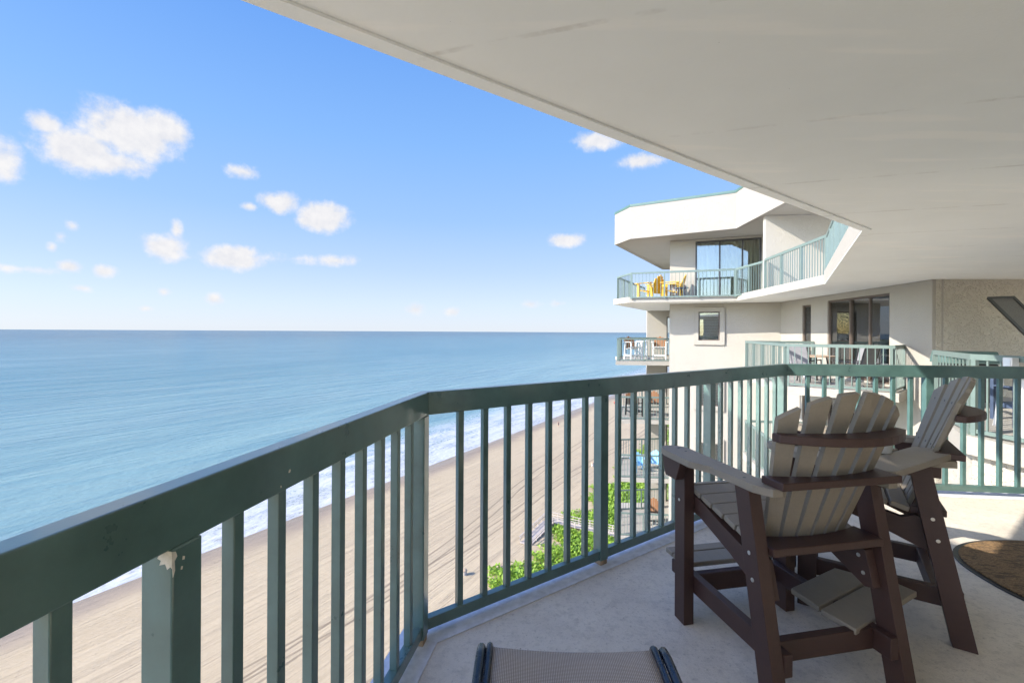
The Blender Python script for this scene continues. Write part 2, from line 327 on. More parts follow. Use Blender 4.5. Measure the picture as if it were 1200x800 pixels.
n = NT('dune_leaves')
oi = n.noise(0.35, 4, 0.6); o2 = n.noise(3.5, 3, 0.6)
c = n.mix(n.rng(oi, 0.35, 0.68), (0.15, 0.27, 0.02), (0.26, 0.38, 0.035)); c = n.mix(n.rng(o2, 0.45, 0.75, 0, 0.6), c, (0.30, 0.42, 0.045))
tr = n.n.new('ShaderNodeBsdfTranslucent'); n.l.new(c, tr.inputs[0]); mxs = n.n.new('ShaderNodeMixShader'); mxs.inputs[0].default_value = 0.35
n.set(Base_Color=c, Roughness=0.6); n.l.new(n.b.outputs[0], mxs.inputs[1]); n.l.new(tr.outputs[0], mxs.inputs[2]); n.l.new(mxs.outputs[0], n.n['Material Output'].inputs[0])
M['leaf'] = n.m

class MB:
    """collects shapes, then build() links them as one mesh object"""
    def __init__(s): s.v = []; s.f = []; s.mi = []; s.cur = 0
    def add(s, vs, fs):
        o = len(s.v); s.v += [tuple(p) for p in vs]; s.f += [tuple(i+o for i in f) for f in fs]; s.mi += [s.cur]*len(fs)
        return s
    def hexa(s, p):   # 8 corners: bottom 0-3, top 4-7
        return s.add(p, [(3,2,1,0),(4,5,6,7),(0,1,5,4),(1,2,6,5),(2,3,7,6),(3,0,4,7)])
    def box(s, x0, x1, y0, y1, z0, z1):
        return s.hexa([(x0,y0,z0),(x1,y0,z0),(x1,y1,z0),(x0,y1,z0),(x0,y0,z1),(x1,y0,z1),(x1,y1,z1),(x0,y1,z1)])
    def bar(s, p, q, wd, ht, up=(0,0,1), ends=True):
        """rectangular bar from p to q: wd across, ht along up"""
        p, q = Vector(p), Vector(q); d = (q-p).normalized(); u = Vector(up); sd_ = d.cross(u).normalized(); u = sd_.cross(d).normalized()
        a, b = sd_*wd/2, u*ht/2
        return s.hexa([p-a-b, p+a-b, q+a-b, q-a-b, p-a+b, p+a+b, q+a+b, q-a+b])
    def prism(s, poly, z0, z1):
        n_ = len(poly); area = sum(poly[i][0]*poly[(i+1)%n_][1]-poly[(i+1)%n_][0]*poly[i][1] for i in range(n_))
        if area < 0: poly = poly[::-1]
        vs = [(x,y,z0) for x,y in poly]+[(x,y,z1) for x,y in poly]
        fs = [tuple(range(n_))[::-1], tuple(range(n_, 2*n_))]+[(i,(i+1)%n_,(i+1)%n_+n_,i+n_) for i in range(n_)]
        return s.add(vs, fs)
    def prism3(s, front, back):
        n_ = len(front); return s.add(list(front)+list(back), [tuple(range(n_)), tuple(range(n_, 2*n_))[::-1]]+[((i+1)%n_, i, i+n_, (i+1)%n_+n_) for i in range(n_)])
    def tube(s, pts, r, seg=8, flat=1.0):
        pts = [Vector(p) for p in pts]; rings = []; o = len(s.v); up = Vector((0,0,1))
        for i, p in enumerate(pts):
            d = (pts[min(i+1,len(pts)-1)]-pts[max(i-1,0)]).normalized()
            ref = up if abs(d.dot(up)) < 0.95 else Vector((0,1,0))
            a = d.cross(ref).normalized(); b = a.cross(d).normalized(); rr = r[i] if isinstance(r, (list, tuple)) else r
            for k in range(seg):
                t = 2*pi*k/seg; s.v.append(tuple(p+a*cos(t)*rr+b*sin(t)*rr*flat))
        for i in range(len(pts)-1):
            for k in range(seg):
                k2 = (k+1)%seg; s.f.append((o+i*seg+k, o+i*seg+k2, o+(i+1)*seg+k2, o+(i+1)*seg+k)); s.mi.append(s.cur)
        s.f.append(tuple(o+k for k in range(seg))[::-1]); s.mi.append(s.cur)
        e = o+(len(pts)-1)*seg; s.f.append(tuple(e+k for k in range(seg))); s.mi.append(s.cur); return s
    def lathe(s, c, prof, seg=20):
        o = len(s.v)
        for r_, z in prof:
            for k in range(seg): s.v.append((c[0]+r_*cos(2*pi*k/seg), c[1]+r_*sin(2*pi*k/seg), c[2]+z))
        for i in range(len(prof)-1):
            for k in range(seg):
                k2 = (k+1)%seg; s.f.append((o+i*seg+k, o+i*seg+k2, o+(i+1)*seg+k2, o+(i+1)*seg+k)); s.mi.append(s.cur)
        s.f.append(tuple(o+k for k in range(seg))[::-1]); s.mi.append(s.cur)
        e = o+(len(prof)-1)*seg; s.f.append(tuple(e+k for k in range(seg))); s.mi.append(s.cur); return s
    def disc(s, c, nrm, r, th=0.004, seg=10):
        nrm = Vector(nrm).normalized(); c = Vector(c); return s.tube([c, c+nrm*th], r, seg)
    def build(s, name, mats, parent=None, bevel=0, smooth=False):
        me = bpy.data.meshes.new(name); me.from_pydata(s.v, [], s.f)
        if not isinstance(mats, (list, tuple)): mats = [mats]
        for m in mats: me.materials.append(m)
        if len(mats) > 1: me.polygons.foreach_set('material_index', s.mi)
        if smooth: me.polygons.foreach_set('use_smooth', [True]*len(me.polygons))
        me.update(); o = bpy.data.objects.new(name, me); COL.objects.link(o)
        if parent is not None: o.parent = parent
        if bevel:
            b = o.modifiers.new('bevel', 'BEVEL'); b.width = bevel; b.segments = 2; b.limit_method = 'ANGLE'; b.angle_limit = R(35); b.harden_normals = False
        return o

def tag(o, label=None, cat=None, group=None, kind=None):
    if label: o['label'] = label
    if cat: o['category'] = cat
    if group: o['group'] = group
    if kind: o['kind'] = kind
    return o
def thing(name, label, cat, loc=(0,0,0), rz=0, group=None):
    o = bpy.data.objects.new(name, None); COL.objects.link(o); o.location = loc; o.rotation_euler = (0,0,rz); o.empty_display_size = 0.2
    return tag(o, label, cat, group)
def dup(root, loc, rz, label, group=None):
    def cp(o, par):
        c = o.copy(); COL.objects.link(c); c.parent = par
        for ch in [x for x in kids[o.name]]: cp(ch, c)
        return c
    kids = {}
    def walk(o):
        kids[o.name] = list(o.children)
        for ch in o.children: walk(ch)
    walk(root); r = cp(root, None); r.location = loc; r.rotation_euler = (0,0,rz); r['label'] = label
    if group: r['group'] = group
    return r

# ------------------------------------------------------------------ terrain
SHORE_ROT = R(-29.6)                      # local +y runs along the shore
def shore_obj(name, me_obj): me_obj.rotation_euler = (0,0,SHORE_ROT)
def T2W(t, s_): return (t*cos(SHORE_ROT)-s_*sin(SHORE_ROT), t*sin(SHORE_ROT)+s_*cos(SHORE_ROT))
def sand_z(t):
    if t < -72: return -30.0-min(3.0, (-72-t)*0.05)
    if t < -30: return -30.0+(t+72)/42*0.7
    return -29.3+min(0.35, (t+30)*0.03)
mb = MB(); ts = [-120,-95,-85,-78,-74,-72,-66,-58,-50,-42,-36,-31,-28,-24,-10,40,200,6000]; sl = [-3000,-400,-100,0,40,80,120,200,400,1000,3000,20000]
mb.add([(t,s_,sand_z(t)) for t in ts for s_ in sl], [(i*len(sl)+j, (i+1)*len(sl)+j, (i+1)*len(sl)+j+1, i*len(sl)+j+1) for i in range(len(ts)-1) for j in range(len(sl)-1)])
o = mb.build('beach', M['sand'], smooth=True); o.rotation_euler = (0,0,SHORE_ROT); tag(o, kind='structure')
mb = MB(); ts = [-60000,-8000,-2000,-500,-200,-100,-69.5]; sl = [-60000,-5000,-500,0,100,300,1000,6000,60000]
mb.add([(t,s_,-29.96) for t in ts for s_ in sl], [(i*len(sl)+j, (i+1)*len(sl)+j, (i+1)*len(sl)+j+1, i*len(sl)+j+1) for i in range(len(ts)-1) for j in range(len(sl)-1)])
o = mb.build('sea', M['sea']); o.rotation_euler = (0,0,SHORE_ROT); tag(o, kind='structure')

# dune greenery: many leaf-sized blades
rng = np.random.default_rng(3)
def veg(name, npl):
    t = rng.uniform(-31.5, -2, npl*3); s_ = rng.uniform(38, 175, npl*3)
    edge = -29.6 + 1.6*np.sin(s_*0.35)+1.1*np.sin(s_*0.83+1)+0.7*np.sin(s_*2.1)
    hsh = np.sin(t*0.9+np.sin(s_*0.5)*2)+np.sin(s_*0.7+t*0.3)+0.7*np.sin(t*2.3+s_*1.9)
    dens = np.clip((t-edge)/3.0, 0, 1)*(0.75+0.25*(hsh > -1.2))
    walk_ = (np.abs(s_-67.3) < 1.15) | ((np.abs(t+31) < 1.3) & (s_ > 58) & (s_ < 67.3))
    keep = (rng.random(npl*3) < dens) & ~walk_; t, s_, hsh = t[keep][:npl], s_[keep][:npl], hsh[keep][:npl]
    m_ = len(t); hgt = (0.35+0.28*np.clip(hsh,-1,2)*0.5+0.25*rng.random(m_))
    base = np.stack([t, s_, np.full(m_, -29.25)+hgt*rng.uniform(0.1, 1, m_)], 1)
    sz = rng.uniform(0.16, 0.40, m_)
    ang = rng.uniform(0, 2*pi, m_); tilt = rng.uniform(-0.2, 1.0, m_)
    d = np.stack([np.cos(ang)*np.cos(tilt), np.sin(ang)*np.cos(tilt), np.sin(tilt)], 1)
    sdv = np.stack([-np.sin(ang), np.cos(ang), rng.uniform(-.5,.5,m_)], 1)
    v0 = base - sdv*sz[:,None]*0.3; v1 = base+d*sz[:,None]*0.6-sdv*sz[:,None]*0.5; v2 = base + d*sz[:,None]*1.5; v3 = base+d*sz[:,None]*0.6+sdv*sz[:,None]*0.5
    vs = np.stack([v0,v1,v2,v3],1).reshape(-1,3)
    me = bpy.data.meshes.new(name); me.vertices.add(4*m_); me.vertices.foreach_set('co', vs.ravel())
    me.loops.add(4*m_); me.loops.foreach_set('vertex_index', np.arange(4*m_)); me.polygons.add(m_); me.polygons.foreach_set('loop_start', np.arange(m_)*4); me.polygons.foreach_set('loop_total', np.full(m_,4))
    me.update(calc_edges=True); me.materials.append(M['leaf']); o = bpy.data.objects.new(name, me); COL.objects.link(o); o.rotation_euler = (0,0,SHORE_ROT)
    return o
o = veg('dune_plants', 230000); tag(o, 'bright green dune plants covering the sand behind the beach', 'dune plants', kind='stuff')

# boardwalk over the dune
def boardwalk():
    r_ = thing('boardwalk', 'grey wooden boardwalk with handrails crossing the green dune down to the sand', 'boardwalk', (*T2W(-31, 67.3), -29.3), SHORE_ROT)
    mb = MB()
    for i in range(150): mb.box(i*0.18, i*0.18+0.16, -0.8, 0.8, 0.55+random.uniform(-.004,.004), 0.59)
    mb.build('walkway_deck', M['wood_old'], r_)
    # ramp running down and along the beach side
    mb = MB()
    for i in range(46):
        f = i/46; y = -0.82-i*0.17; z = 0.55-0.5*f; mb.box(-0.9, 0.9, y-0.15, y, z, z+0.04)
    mb.build('ramp', M['wood_old'], r_)
    for (xa, xb, sd_) in ((0.9, 27, -0.85), (-0.9, 27, 0.85)):
        mb = MB(); mb.box(xa, xb, sd_-0.07, sd_+0.07, 1.45, 1.5); mb.box(xa, xb, sd_-0.02, sd_+0.02, 1.0, 1.12)
        for i in range(15): mb.box(xa+i*1.8, xa+i*1.8+0.12, sd_-0.055, sd_+0.055, -0.2, 1.45)
        mb.build('handrail', M['wood_old'], r_)
    for sd_ in (-0.95, 0.95):
        mb = MB(); y0 = -.8 if sd_ > 0 else .85
        mb.bar((sd_,y0,1.47),(sd_,-8.6,0.95),0.14,0.05); mb.bar((sd_,y0,1.05),(sd_,-8.6,0.5),0.04,0.12)
        for i in range(6): mb.box(sd_-.05, sd_+.05, -1.1-1.45*i, -1.0-1.45*i, -0.2, 1.44-.095*i)
        mb.build('handrail', M['wood_old'], r_)
boardwalk()

def barrel(loc, label):
    r_ = thing('trash_barrel', label, 'trash barrel', loc, 0, 'trash barrels on the beach')
    MB().lathe((0,0,0), [(0.30,0),(0.31,0.04),(0.33,0.3),(0.31,0.34),(0.33,0.6),(0.34,0.72)], 16).build('drum', M['wood_old'], r_, smooth=True)
    MB().lathe((-0.02,0,0.72), [(0.38,0),(0.38,0.05),(0.30,0.16),(0.1,0.22)], 16).build('lid', M['rust'], r_, smooth=True)
barrel((-5.85, 58.2, -29.55), 'trash barrel standing alone on the tyre-tracked sand nearest the balcony')
barrel((18.6, 105.6, -29.4), 'distant trash barrel on the sand beside the edge of the green dune')

def person(loc, label, shirt, legs_mat, rz, stride=0.15):
    """small beach walker: one skinned body, plus hair and clothes"""
    r_ = thing('person', label, 'person', loc, rz, None)
    def skin_mesh(name, verts, edges, rad, mat, parent):
        me = bpy.data.meshes.new(name); me.from_pydata(verts, edges, []); o = bpy.data.objects.new(name, me); COL.objects.link(o); o.parent = parent
        sk = o.modifiers.new('skin', 'SKIN'); 
        if not me.skin_vertices: me.attributes  # layer made by the modifier
        for i, rr in enumerate(rad): me.skin_vertices[0].data[i].radius = (rr, rr)
        me.skin_vertices[0].data[0].use_root = True
        ss = o.modifiers.new('sub', 'SUBSURF'); ss.levels = 1; ss.render_levels = 1
        me.materials.append(mat); return o
    V_ = [(0,0,0.95),(0,0,1.15),(0,0,1.38),(0,0,1.50),(0,0.01,1.58),(0,0.015,1.70),
          (-.18,0,1.40),(-.22,.05,1.13),(-.22,.12,.92),(.18,0,1.40),(.22,-.04,1.13),(.22,-.02,.9),
          (-.09,0,.9),(-.10,stride*.6,.50),(-.10,stride,.09),(-.10,stride+.14,.03),(.09,0,.9),(.10,-stride*.3,.50),(.10,-stride,.09),(.10,-stride+.14,.03)]
    E_ = [(0,1),(1,2),(2,3),(3,4),(4,5),(2,6),(6,7),(7,8),(2,9),(9,10),(10,11),(0,12),(12,13),(13,14),(14,15),(0,16),(16,17),(17,18),(18,19)]
    Rr = [.14,.13,.15,.06,.08,.095,.06,.045,.035,.06,.045,.035,.09,.06,.04,.035,.09,.06,.04,.035]
    skin_mesh('body', V_, E_, Rr, M['skin'], r_)
    MB().lathe((0,0,0), [(.165,.96),(.15,1.15),(.17,1.36),(.09,1.46)], 12).build('shirt', shirt, r_, smooth=True)
    MB().lathe((0,0,0), [(.14,.62),(.17,.8),(.17,.98)], 12).build('shorts', legs_mat, r_, smooth=True)
    MB().lathe((0,0.0,0), [(.10,1.66),(.115,1.74),(.08,1.81),(.02,1.825)], 10).build('hair', M['brown'], r_, smooth=True)
try:
    person((15.5, 152.0, -29.95), 'person in dark clothes walking at the edge of the surf', M['navy'], M['black'], 0.5)
    person((44.0, 197.5, -29.9), 'person in a red top walking far up the beach near the water', M['red'], M['navy'], 2.6)
except Exception as ex:
    print('person failed', ex)

# ------------------------------------------------------------------ our balcony
P0 = Vector((-1.05, -2.25, 0)); P1 = Vector((-0.36, 1.998, 0)); P2 = Vector((2.36, 3.95, 0)); P3 = Vector((4.62, 3.70, 0))
P0 = P1+Vector((-0.16, -0.987, 0))*5.3
H = 2.68; ZC = 2.54
def offs(a, b, d):   # left-hand offset of a line a->b
    v = (b-a).normalized(); return Vector((-v.y, v.x, 0))*d
def corner(a, b, c_, d):
    n1 = offs(a,b,1); n2 = offs(b,c_,1); m = (n1+n2)/(1+n1.dot(n2)); return b+m*d
dk = [P0+offs(P0,P1,.13), corner(P0,P1,P2,.13), corner(P1,P2,P3,.13), P3+offs(P2,P3,.13), Vector((4.7,-3.4,0)), Vector((-1.35,-3.4,0))]
mb = MB(); mb.prism([(p.x,p.y) for p in dk], -0.2, 0.0); tag(mb.build('balcony_floor', M['deck']), kind='structure')
# raised drip kerb under the rail
kb = [P0, P1, P2, P3]
mb = MB()
for i in range(3):
    q = []
    def jit(a_, b_, c_, d_): return corner(a_, b_, c_, d_) if a_ is not None and c_ is not None else (b_+offs(b_, c_, d_) if a_ is None else b_+offs(a_, b_, d_))
    pa = kb[i-1] if i else None; nb_ = kb[i+2] if i < 2 else None
    q = [jit(pa,kb[i],kb[i+1],-.05), jit(kb[i],kb[i+1],nb_,-.05), jit(kb[i],kb[i+1],nb_,.125), jit(pa,kb[i],kb[i+1],.125)]
    mb.hexa([(p.x,p.y,.001) for p in q]+[(p.x,p.y,.005) for p in q])
o = mb.build('floor_edge_lip', mat_paint('pale_edge_coating', (0.56,0.57,0.60), 0.6, 0.2, 20)); tag(o, kind='structure')

def railing(name, label, pts, posts, spacing, mat, z0=0.0, ht=1.07, cap=(0.045,0.10), post_w=0.06, bal_w=0.028, per_gap=None, base=False, group=None, detail=True, skip=()):
    """pts: polyline; balusters evenly placed between posts; posts: distances per segment"""
    r_ = thing(name, label, 'railing', (0,0,0), 0, group)
    bev = 0.003 if detail else 0
    for i in range(len(pts)-1):
        a, b = Vector(pts[i]), Vector(pts[i+1]); d = (b-a); L_ = d.length; d.normalize()
        nl = offs(a, b, 1)
        a2 = a+nl*cap[0]/2; b2 = b+nl*cap[0]/2
        za = z0+ht-cap[1]/2
        e0 = 0 if i == 0 else 0; 
        # mitred top rail
        def mit(k, side):
            if k == 0 or k == len(pts)-1:
                j = 0 if k == 0 else k-1; return Vector(pts[k])+offs(Vector(pts[j]),Vector(pts[j+1]),side)
            return corner(Vector(pts[k-1]),Vector(pts[k]),Vector(pts[k+1]),side)
        for (nm, zl, zh, w0, w1) in (('top_rail', z0+ht-cap[1], z0+ht, 0, cap[0]), ('bottom_rail', z0+0.035, z0+0.085, 0.004, cap[0]-0.004)):
            q = [mit(i,w0), mit(i+1,w0), mit(i+1,w1), mit(i,w1)]
            mb = MB(); mb.hexa([(p.x,p.y,zl) for p in q]+[(p.x,p.y,zh) for p in q]); mb.build(nm, mat, r_, bev)
        for sp in posts[i]:
            if (i, sp) in skip: continue
            c0 = a+d*sp+nl*(cap[0]/2+0.004)
            mb = MB(); mb.bar((c0.x,c0.y,z0+(0.03 if base else 0)),(c0.x,c0.y,z0+ht-cap[1]+0.001),post_w,post_w,up=(d.x,d.y,0)); po = mb.build('post', mat, r_, bev)
            if base:
                mb = MB(); mb.bar((c0.x,c0.y,z0-0.001),(c0.x,c0.y,z0+0.034),post_w*.9,post_w*.9,up=(d.x,d.y,0)); mb.build('post_base', M['rust'], po, 0.004)
        pl = sorted(posts[i]); x0 = pl[0]
        for k in range(len(pl)-1):
            gap = pl[k+1]-pl[k]; nb = max(1, round(gap/spacing)-1)
            for q_ in range(nb):
                sp = pl[k]+gap*(q_+1)/(nb+1)
                if base and i == 0 and sp < L_-1.25: sp -= .05
                c0 = a+d*sp+nl*(cap[0]/2)
                mb = MB(); mb.bar((c0.x,c0.y,z0+0.085),(c0.x,c0.y,z0+ht-cap[1]+0.001),bal_w,bal_w,up=(d.x,d.y,0)); mb.build('baluster', mat, r_, 0.002 if detail else 0)
    return r_
# segment 0 runs P0->P1 so distances are measured from P0
L01 = (P1-P0).length; L12 = (P2-P1).length; L23 = (P3-P2).length
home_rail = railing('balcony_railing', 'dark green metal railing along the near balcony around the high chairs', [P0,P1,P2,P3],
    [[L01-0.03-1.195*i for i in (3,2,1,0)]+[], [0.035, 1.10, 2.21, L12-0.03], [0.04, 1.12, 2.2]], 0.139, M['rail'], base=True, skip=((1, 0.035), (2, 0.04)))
# chipped paint on the near post
d01 = (P1-P0).normalized(); out01 = offs(P0,P1,1)
def chip(edge, along, pts):      # a flake lying on one face, half a millimetre proud
    nrm = -d01 if along is out01 else -out01
    base = [edge+along*a+Vector((0,0,z)) for a, z in pts]
    MB().prism3([tuple(p+nrm*.0006) for p in base],[tuple(p+nrm*.0001) for p in base]).build('paint_chip', M['chip'], home_rail)
pc = P0+d01*(L01-0.03-1.195)+out01*0.0265; ed = pc-out01*.030-d01*.030
chip(ed, out01, [(.0,.968),(.012,.969),(.024,.962),(.028,.955),(.021,.952),(.024,.944),(.013,.947),(.009,.938),(.003,.943),(0,.940)])
chip(ed, d01, [(.0,.968),(.006,.966),(.009,.957),(.004,.951),(.005,.935),(.001,.925),(0,.938)])
chip(ed, d01, [(.020,.952),(.024,.950),(.023,.945),(.019,.946)]); chip(ed, d01, [(.017,.936),(.020,.935),(.019,.930),(.016,.931)])
fe_ = P0+d01*(L01-0.95)-out01*.0005
chip(fe_, d01, [(.0,1.012),(.004,1.014),(.006,1.010),(.003,1.006),(-.002,1.007)]); chip(fe_-d01*.03, d01, [(.0,.985),(.003,.986),(.004,.982),(.001,.981)])

# ------------------------------------------------------------------ slab over our heads, one with the neighbours' floor
C0 = Vector((-0.97, 1.68, 0)); C1 = Vector((4.07, 5.37, 0)); dC = (C1-C0).normalized(); CL = C0-dC*0.22; CB = Vector((-1.75, -3.4, 0))
C2 = Vector((7.65, 11.3, 0)); C3 = Vector((8.45, 17.35, 0)); C4 = Vector((4.72, 18.75, 0)); C5 = Vector((4.42, 20.1, 0)); C6 = Vector((7.45, 25.6, 0))
up_poly = [CL, C1, C2, C3, C4, C5, C6, Vector((16,25,0)), Vector((16,-3.4,0)), CB]
mb = MB(); mb.prism([(p.x,p.y) for p in up_poly], ZC, H); tag(mb.build('ceiling', [M['soffit']]), kind='structure')
# drip lip round the slab edge
mb = MB()
for a, b in ((CL,C1),(C1,C2)):
    nl = offs(a,b,-1); w_ = 0.085
    if a is CL: q = [a, b, corner(CL,C1,C2,-w_), a+nl*w_]
    else: q = [a, b, b+nl*w_, corner(CL,C1,C2,-w_)]
    mb.hexa([(p.x,p.y,ZC-0.014) for p in q]+[(p.x,p.y,ZC-0.001) for p in q])
mb.build('ceiling_drip_lip', M['soffit'])['kind'] = 'structure'
# white fascia on the outer edges of that slab
mb = MB()
seq = [C1, C2, C3, C4, C5, C6]
for i in range(len(seq)-1):
    a, b = seq[i], seq[i+1]; o1 = offs(a,b,0.003); m_ = (a+b)/2
    e = (b-a).normalized()*0.002; a_, b_ = a+o1+e, b+o1-e
    mb.hexa([(p.x,p.y,ZC+.002) for p in (a+e,b-e,b_,a_)]+[(p.x,p.y,H+(0.17 if i == 0 else 0.088)) for p in (a+e,b-e,b_,a_)])
fascia = mb

# ------------------------------------------------------------------ neighbouring wing
tower = thing('apartment_building', 'cream stucco beachfront apartment wing with stacked balconies and a parapet roof', 'building', (0,0,0))
fascia.build('slab_edge', M['stucco_fine'], tower)
def wall(p, q, z0, z1, mat, openings=(), th=0.22, name='wall', parent=tower):
    """outer face on the line p->q (2-D), body on its right-hand... back side; openings (s0,s1,z0,z1)"""
    p, q = Vector((p[0],p[1],0)), Vector((q[0],q[1],0)); d = (q-p).normalized(); L_ = (q-p).length; bk = Vector((-d.y, d.x, 0))*th
    mb = MB()
    def blk(s0, s1, a, b):
        if s1-s0 < 1e-4 or b-a < 1e-4: return
        A, B = p+d*s0, p+d*s1
        mb.hexa([(A.x,A.y,a),(B.x,B.y,a),(B.x+bk.x,B.y+bk.y,a),(A.x+bk.x,A.y+bk.y,a),(A.x,A.y,b),(B.x,B.y,b),(B.x+bk.x,B.y+bk.y,b),(A.x+bk.x,A.y+bk.y,b)])
    cols = sorted({0, L_, *[o_[0] for o_ in openings], *[o_[1] for o_ in openings]})
    for i in range(len(cols)-1):
        s0, s1 = cols[i], cols[i+1]; ops = sorted([(o_[2], o_[3]) for o_ in openings if o_[0] <= s0+1e-6 and o_[1] >= s1-1e-6]); z = z0
        for a, b in ops: blk(s0, s1, z, a); z = b
        blk(s0, s1, z, z1)
    return mb.build(name, mat, parent)
def place(p, q, s_, out=0):
    p, q = Vector((p[0],p[1],0)), Vector((q[0],q[1],0)); d = (q-p).normalized(); return p+d*s_+Vector((d.y,-d.x,0))*out, d
def glazing(p, q, s0, s1, z0, z1, panels, fmat, parent=tower, name='sliding_door', curtain=None, depth=0.06, fw=0.06):
    """frame + panes set back in the wall; curtain: list of (s0,s1,material)"""
    A, d = place(p, q, s0, -depth); bk = Vector((-d.y, d.x, 0)); Wd = s1-s0
    rz = atan2(d.y, d.x)
    def loc(mb_, x0, x1, y0, y1, za, zb):
        v_ = []
        for (x,y,z) in [(x0,y0,za),(x1,y0,za),(x1,y1,za),(x0,y1,za),(x0,y0,zb),(x1,y0,zb),(x1,y1,zb),(x0,y1,zb)]:
            P_ = A+d*x+bk*y; v_.append((P_.x,P_.y,z))
        mb_.hexa(v_)
    mb = MB(); loc(mb, 0,Wd,-.03,.06,z1-fw,z1); loc(mb, 0,Wd,-.03,.06,z0,z0+fw*.8)
    loc(mb, 0,fw,-.03,.06,z0+fw*.8,z1-fw); loc(mb, Wd-fw,Wd,-.03,.06,z0+fw*.8,z1-fw)
    for k in range(1, len(panels)):
        x = panels[k][0]; loc(mb, x-fw*.5, x+fw*.5, -.025, .055, z0+fw*.8, z1-fw)
    fr_ = mb.build(name, fmat, parent)
    mb = MB()
    xs = [pp[0] for pp in panels]+[Wd]
    for k in range(len(panels)): 
        e = (k%2)*.02; loc(mb, xs[k]+.01, xs[k+1]-.01, .005+e, .013+e, z0+.03, z1-.03)
    mb.build('pane', M['glass'], fr_)
    if curtain:
        for (c0, c1, cm) in curtain:
            mb = MB(); nn = int((c1-c0)/0.02); vs = []; fs = []
            for k in range(nn+1):
                x = c0+(c1-c0)*k/nn; y = 0.16+0.03*sin(k*0.75)+0.012*sin(k*0.31+1)
                P_ = A+d*x+bk*y; vs += [(P_.x,P_.y,z0+.03),(P_.x,P_.y,z1-.02)]
            for k in range(nn): fs.append((2*k,2*k+2,2*k+3,2*k+1))
            mb.add(vs, fs); mb.build('curtain', cm, fr_, smooth=True)
    # room behind
    return fr_

W1 = (6.65, 19.45); W2 = (10.42, 17.87); dW = (Vector((*W2,0))-Vector((*W1,0))).normalized()
A0 = (10.42, 17.87); A1 = (9.30, 10.2)           # wall facing the sea
LEV = [-k for k in range(0, 11)]
ZG = -29.6
# front wall with a stacked window on each floor
win = [(1.13, 1.93, H*l+1.02, H*l+2.19) for l in LEV]
wall(W1, W2, ZG, ZC-0.002, M['stucco_end'], win, name='end_wall')
wall((W1[0],W1[1]), (12.5, 16.95), H+.001, 2*H-.18, M['stucco_fine'], [(1.0, 3.42, H+.02, 2*H-.26)], name='penthouse_wall')
glazing(W1, (12.5,16.95), 1.0, 3.42, H+.02, 2*H-.26, [(0,),(0.92,),(1.75,)], M['darkframe'], curtain=[(0.05,0.9,M['sheer']),(0.95,1.72,M['curtain']),(1.8,2.35,M['curtain'])])
for l in LEV[:6]:
    z = H*l
    # raised surround
    A, d = place(W1, W2, 1.13); mb = MB()
    def fr_bar(s0, s1, a, b):
        p0, _ = place(W1, W2, s0, 0.07); p1, _ = place(W1, W2, s1, 0.07); q0, _ = place(W1, W2, s0, 0.0); q1, _ = place(W1, W2, s1, 0.0)
        mb.hexa([(p.x,p.y,a) for p in (p0,p1,q1,q0)]+[(p.x,p.y,b) for p in (p0,p1,q1,q0)])
    fr_bar(.95, 2.11, z+2.19, z+2.37); fr_bar(.95, 2.11, z+.84, z+1.02); fr_bar(.95,1.13,z+1.021,z+2.189); fr_bar(1.93,2.11,z+1.021,z+2.189)
    mb.build('window_surround', M['stucco_fine'], tower)
    g = glazing(W1, W2, 1.13, 1.93, z+1.02, z+2.19, [(0,)], M['frame'], name='window', depth=0.07, fw=.05)
    mb = MB()
    for k in range(17):
        p0, _ = place(W1, W2, 1.17, -0.16); p1, _ = place(W1, W2, 1.89, -0.16); zz = z+1.08+k*.063
        mb.bar((p0.x,p0.y,zz),(p1.x,p1.y,zz),.008,.05,up=(0.6,0.75,.45))
    mb.build('blind', M['blind'], g)
# wall facing the sea, with sliding doors; body lies to its right (east)
doorA = []
LA = sqrt((A0[0]-A1[0])**2+(A0[1]-A1[1])**2)
s_d0, s_d1 = LA-4.35, LA-1.42                    # from A0 towards A1
for l in LEV: doorA.append((s_d0, s_d1, H*l+.05, H*l+2.36)); doorA.append((1.75, 2.35, H*l+.05, H*l+2.30))
wall(A0, A1, ZG, ZC-0.002, M['stucco_fine'], doorA, name='sea_wall')
for l in LEV[:3]:
    z = H*l
    glazing(A0, A1, s_d0, s_d1, z+.05, z+2.36, [(0,),(1.15,),(2.05,)], M['frame'], curtain=[(0.1,1.05,M['sheer'])])
    glazing(A0, A1, 1.75, 2.35, z+.05, z+2.30, [(0,)], M['frame'], curtain=[(0.08,0.5,M['curtain'])])
# wall facing us, heavy stucco, then the returning face
wall((A1[0]+.07,A1[1]-.02), (14.0, 9.92), ZG, ZC-0.002, M['stucco'], name='side_wall')
wall((12.0, 24.0), (W1[0], 19.9), ZG, -30, M['stucco'], name='hidden') if False else None
# tower's sea end, stepped back beyond the end wall
wall((7.5, 25.6), (12.0, 25.0), ZG, ZC-.002, M['stucco_fine'], [(1.05, 2.2, H*l+.05, H*l+2.2) for l in LEV], name='end_wall')
wall((W1[0]+.25, 19.5), (W1[0]+.25+2.2, 25.4), ZG, ZC-.002, M['stucco_fine'], name='return_wall', th=-0.2) 
for l in LEV[:6]: glazing((7.5,25.6),(12.0,25.0),1.05,2.2,H*l+.05,H*l+2.2,[(0,),(0.6,)],M['frame'])
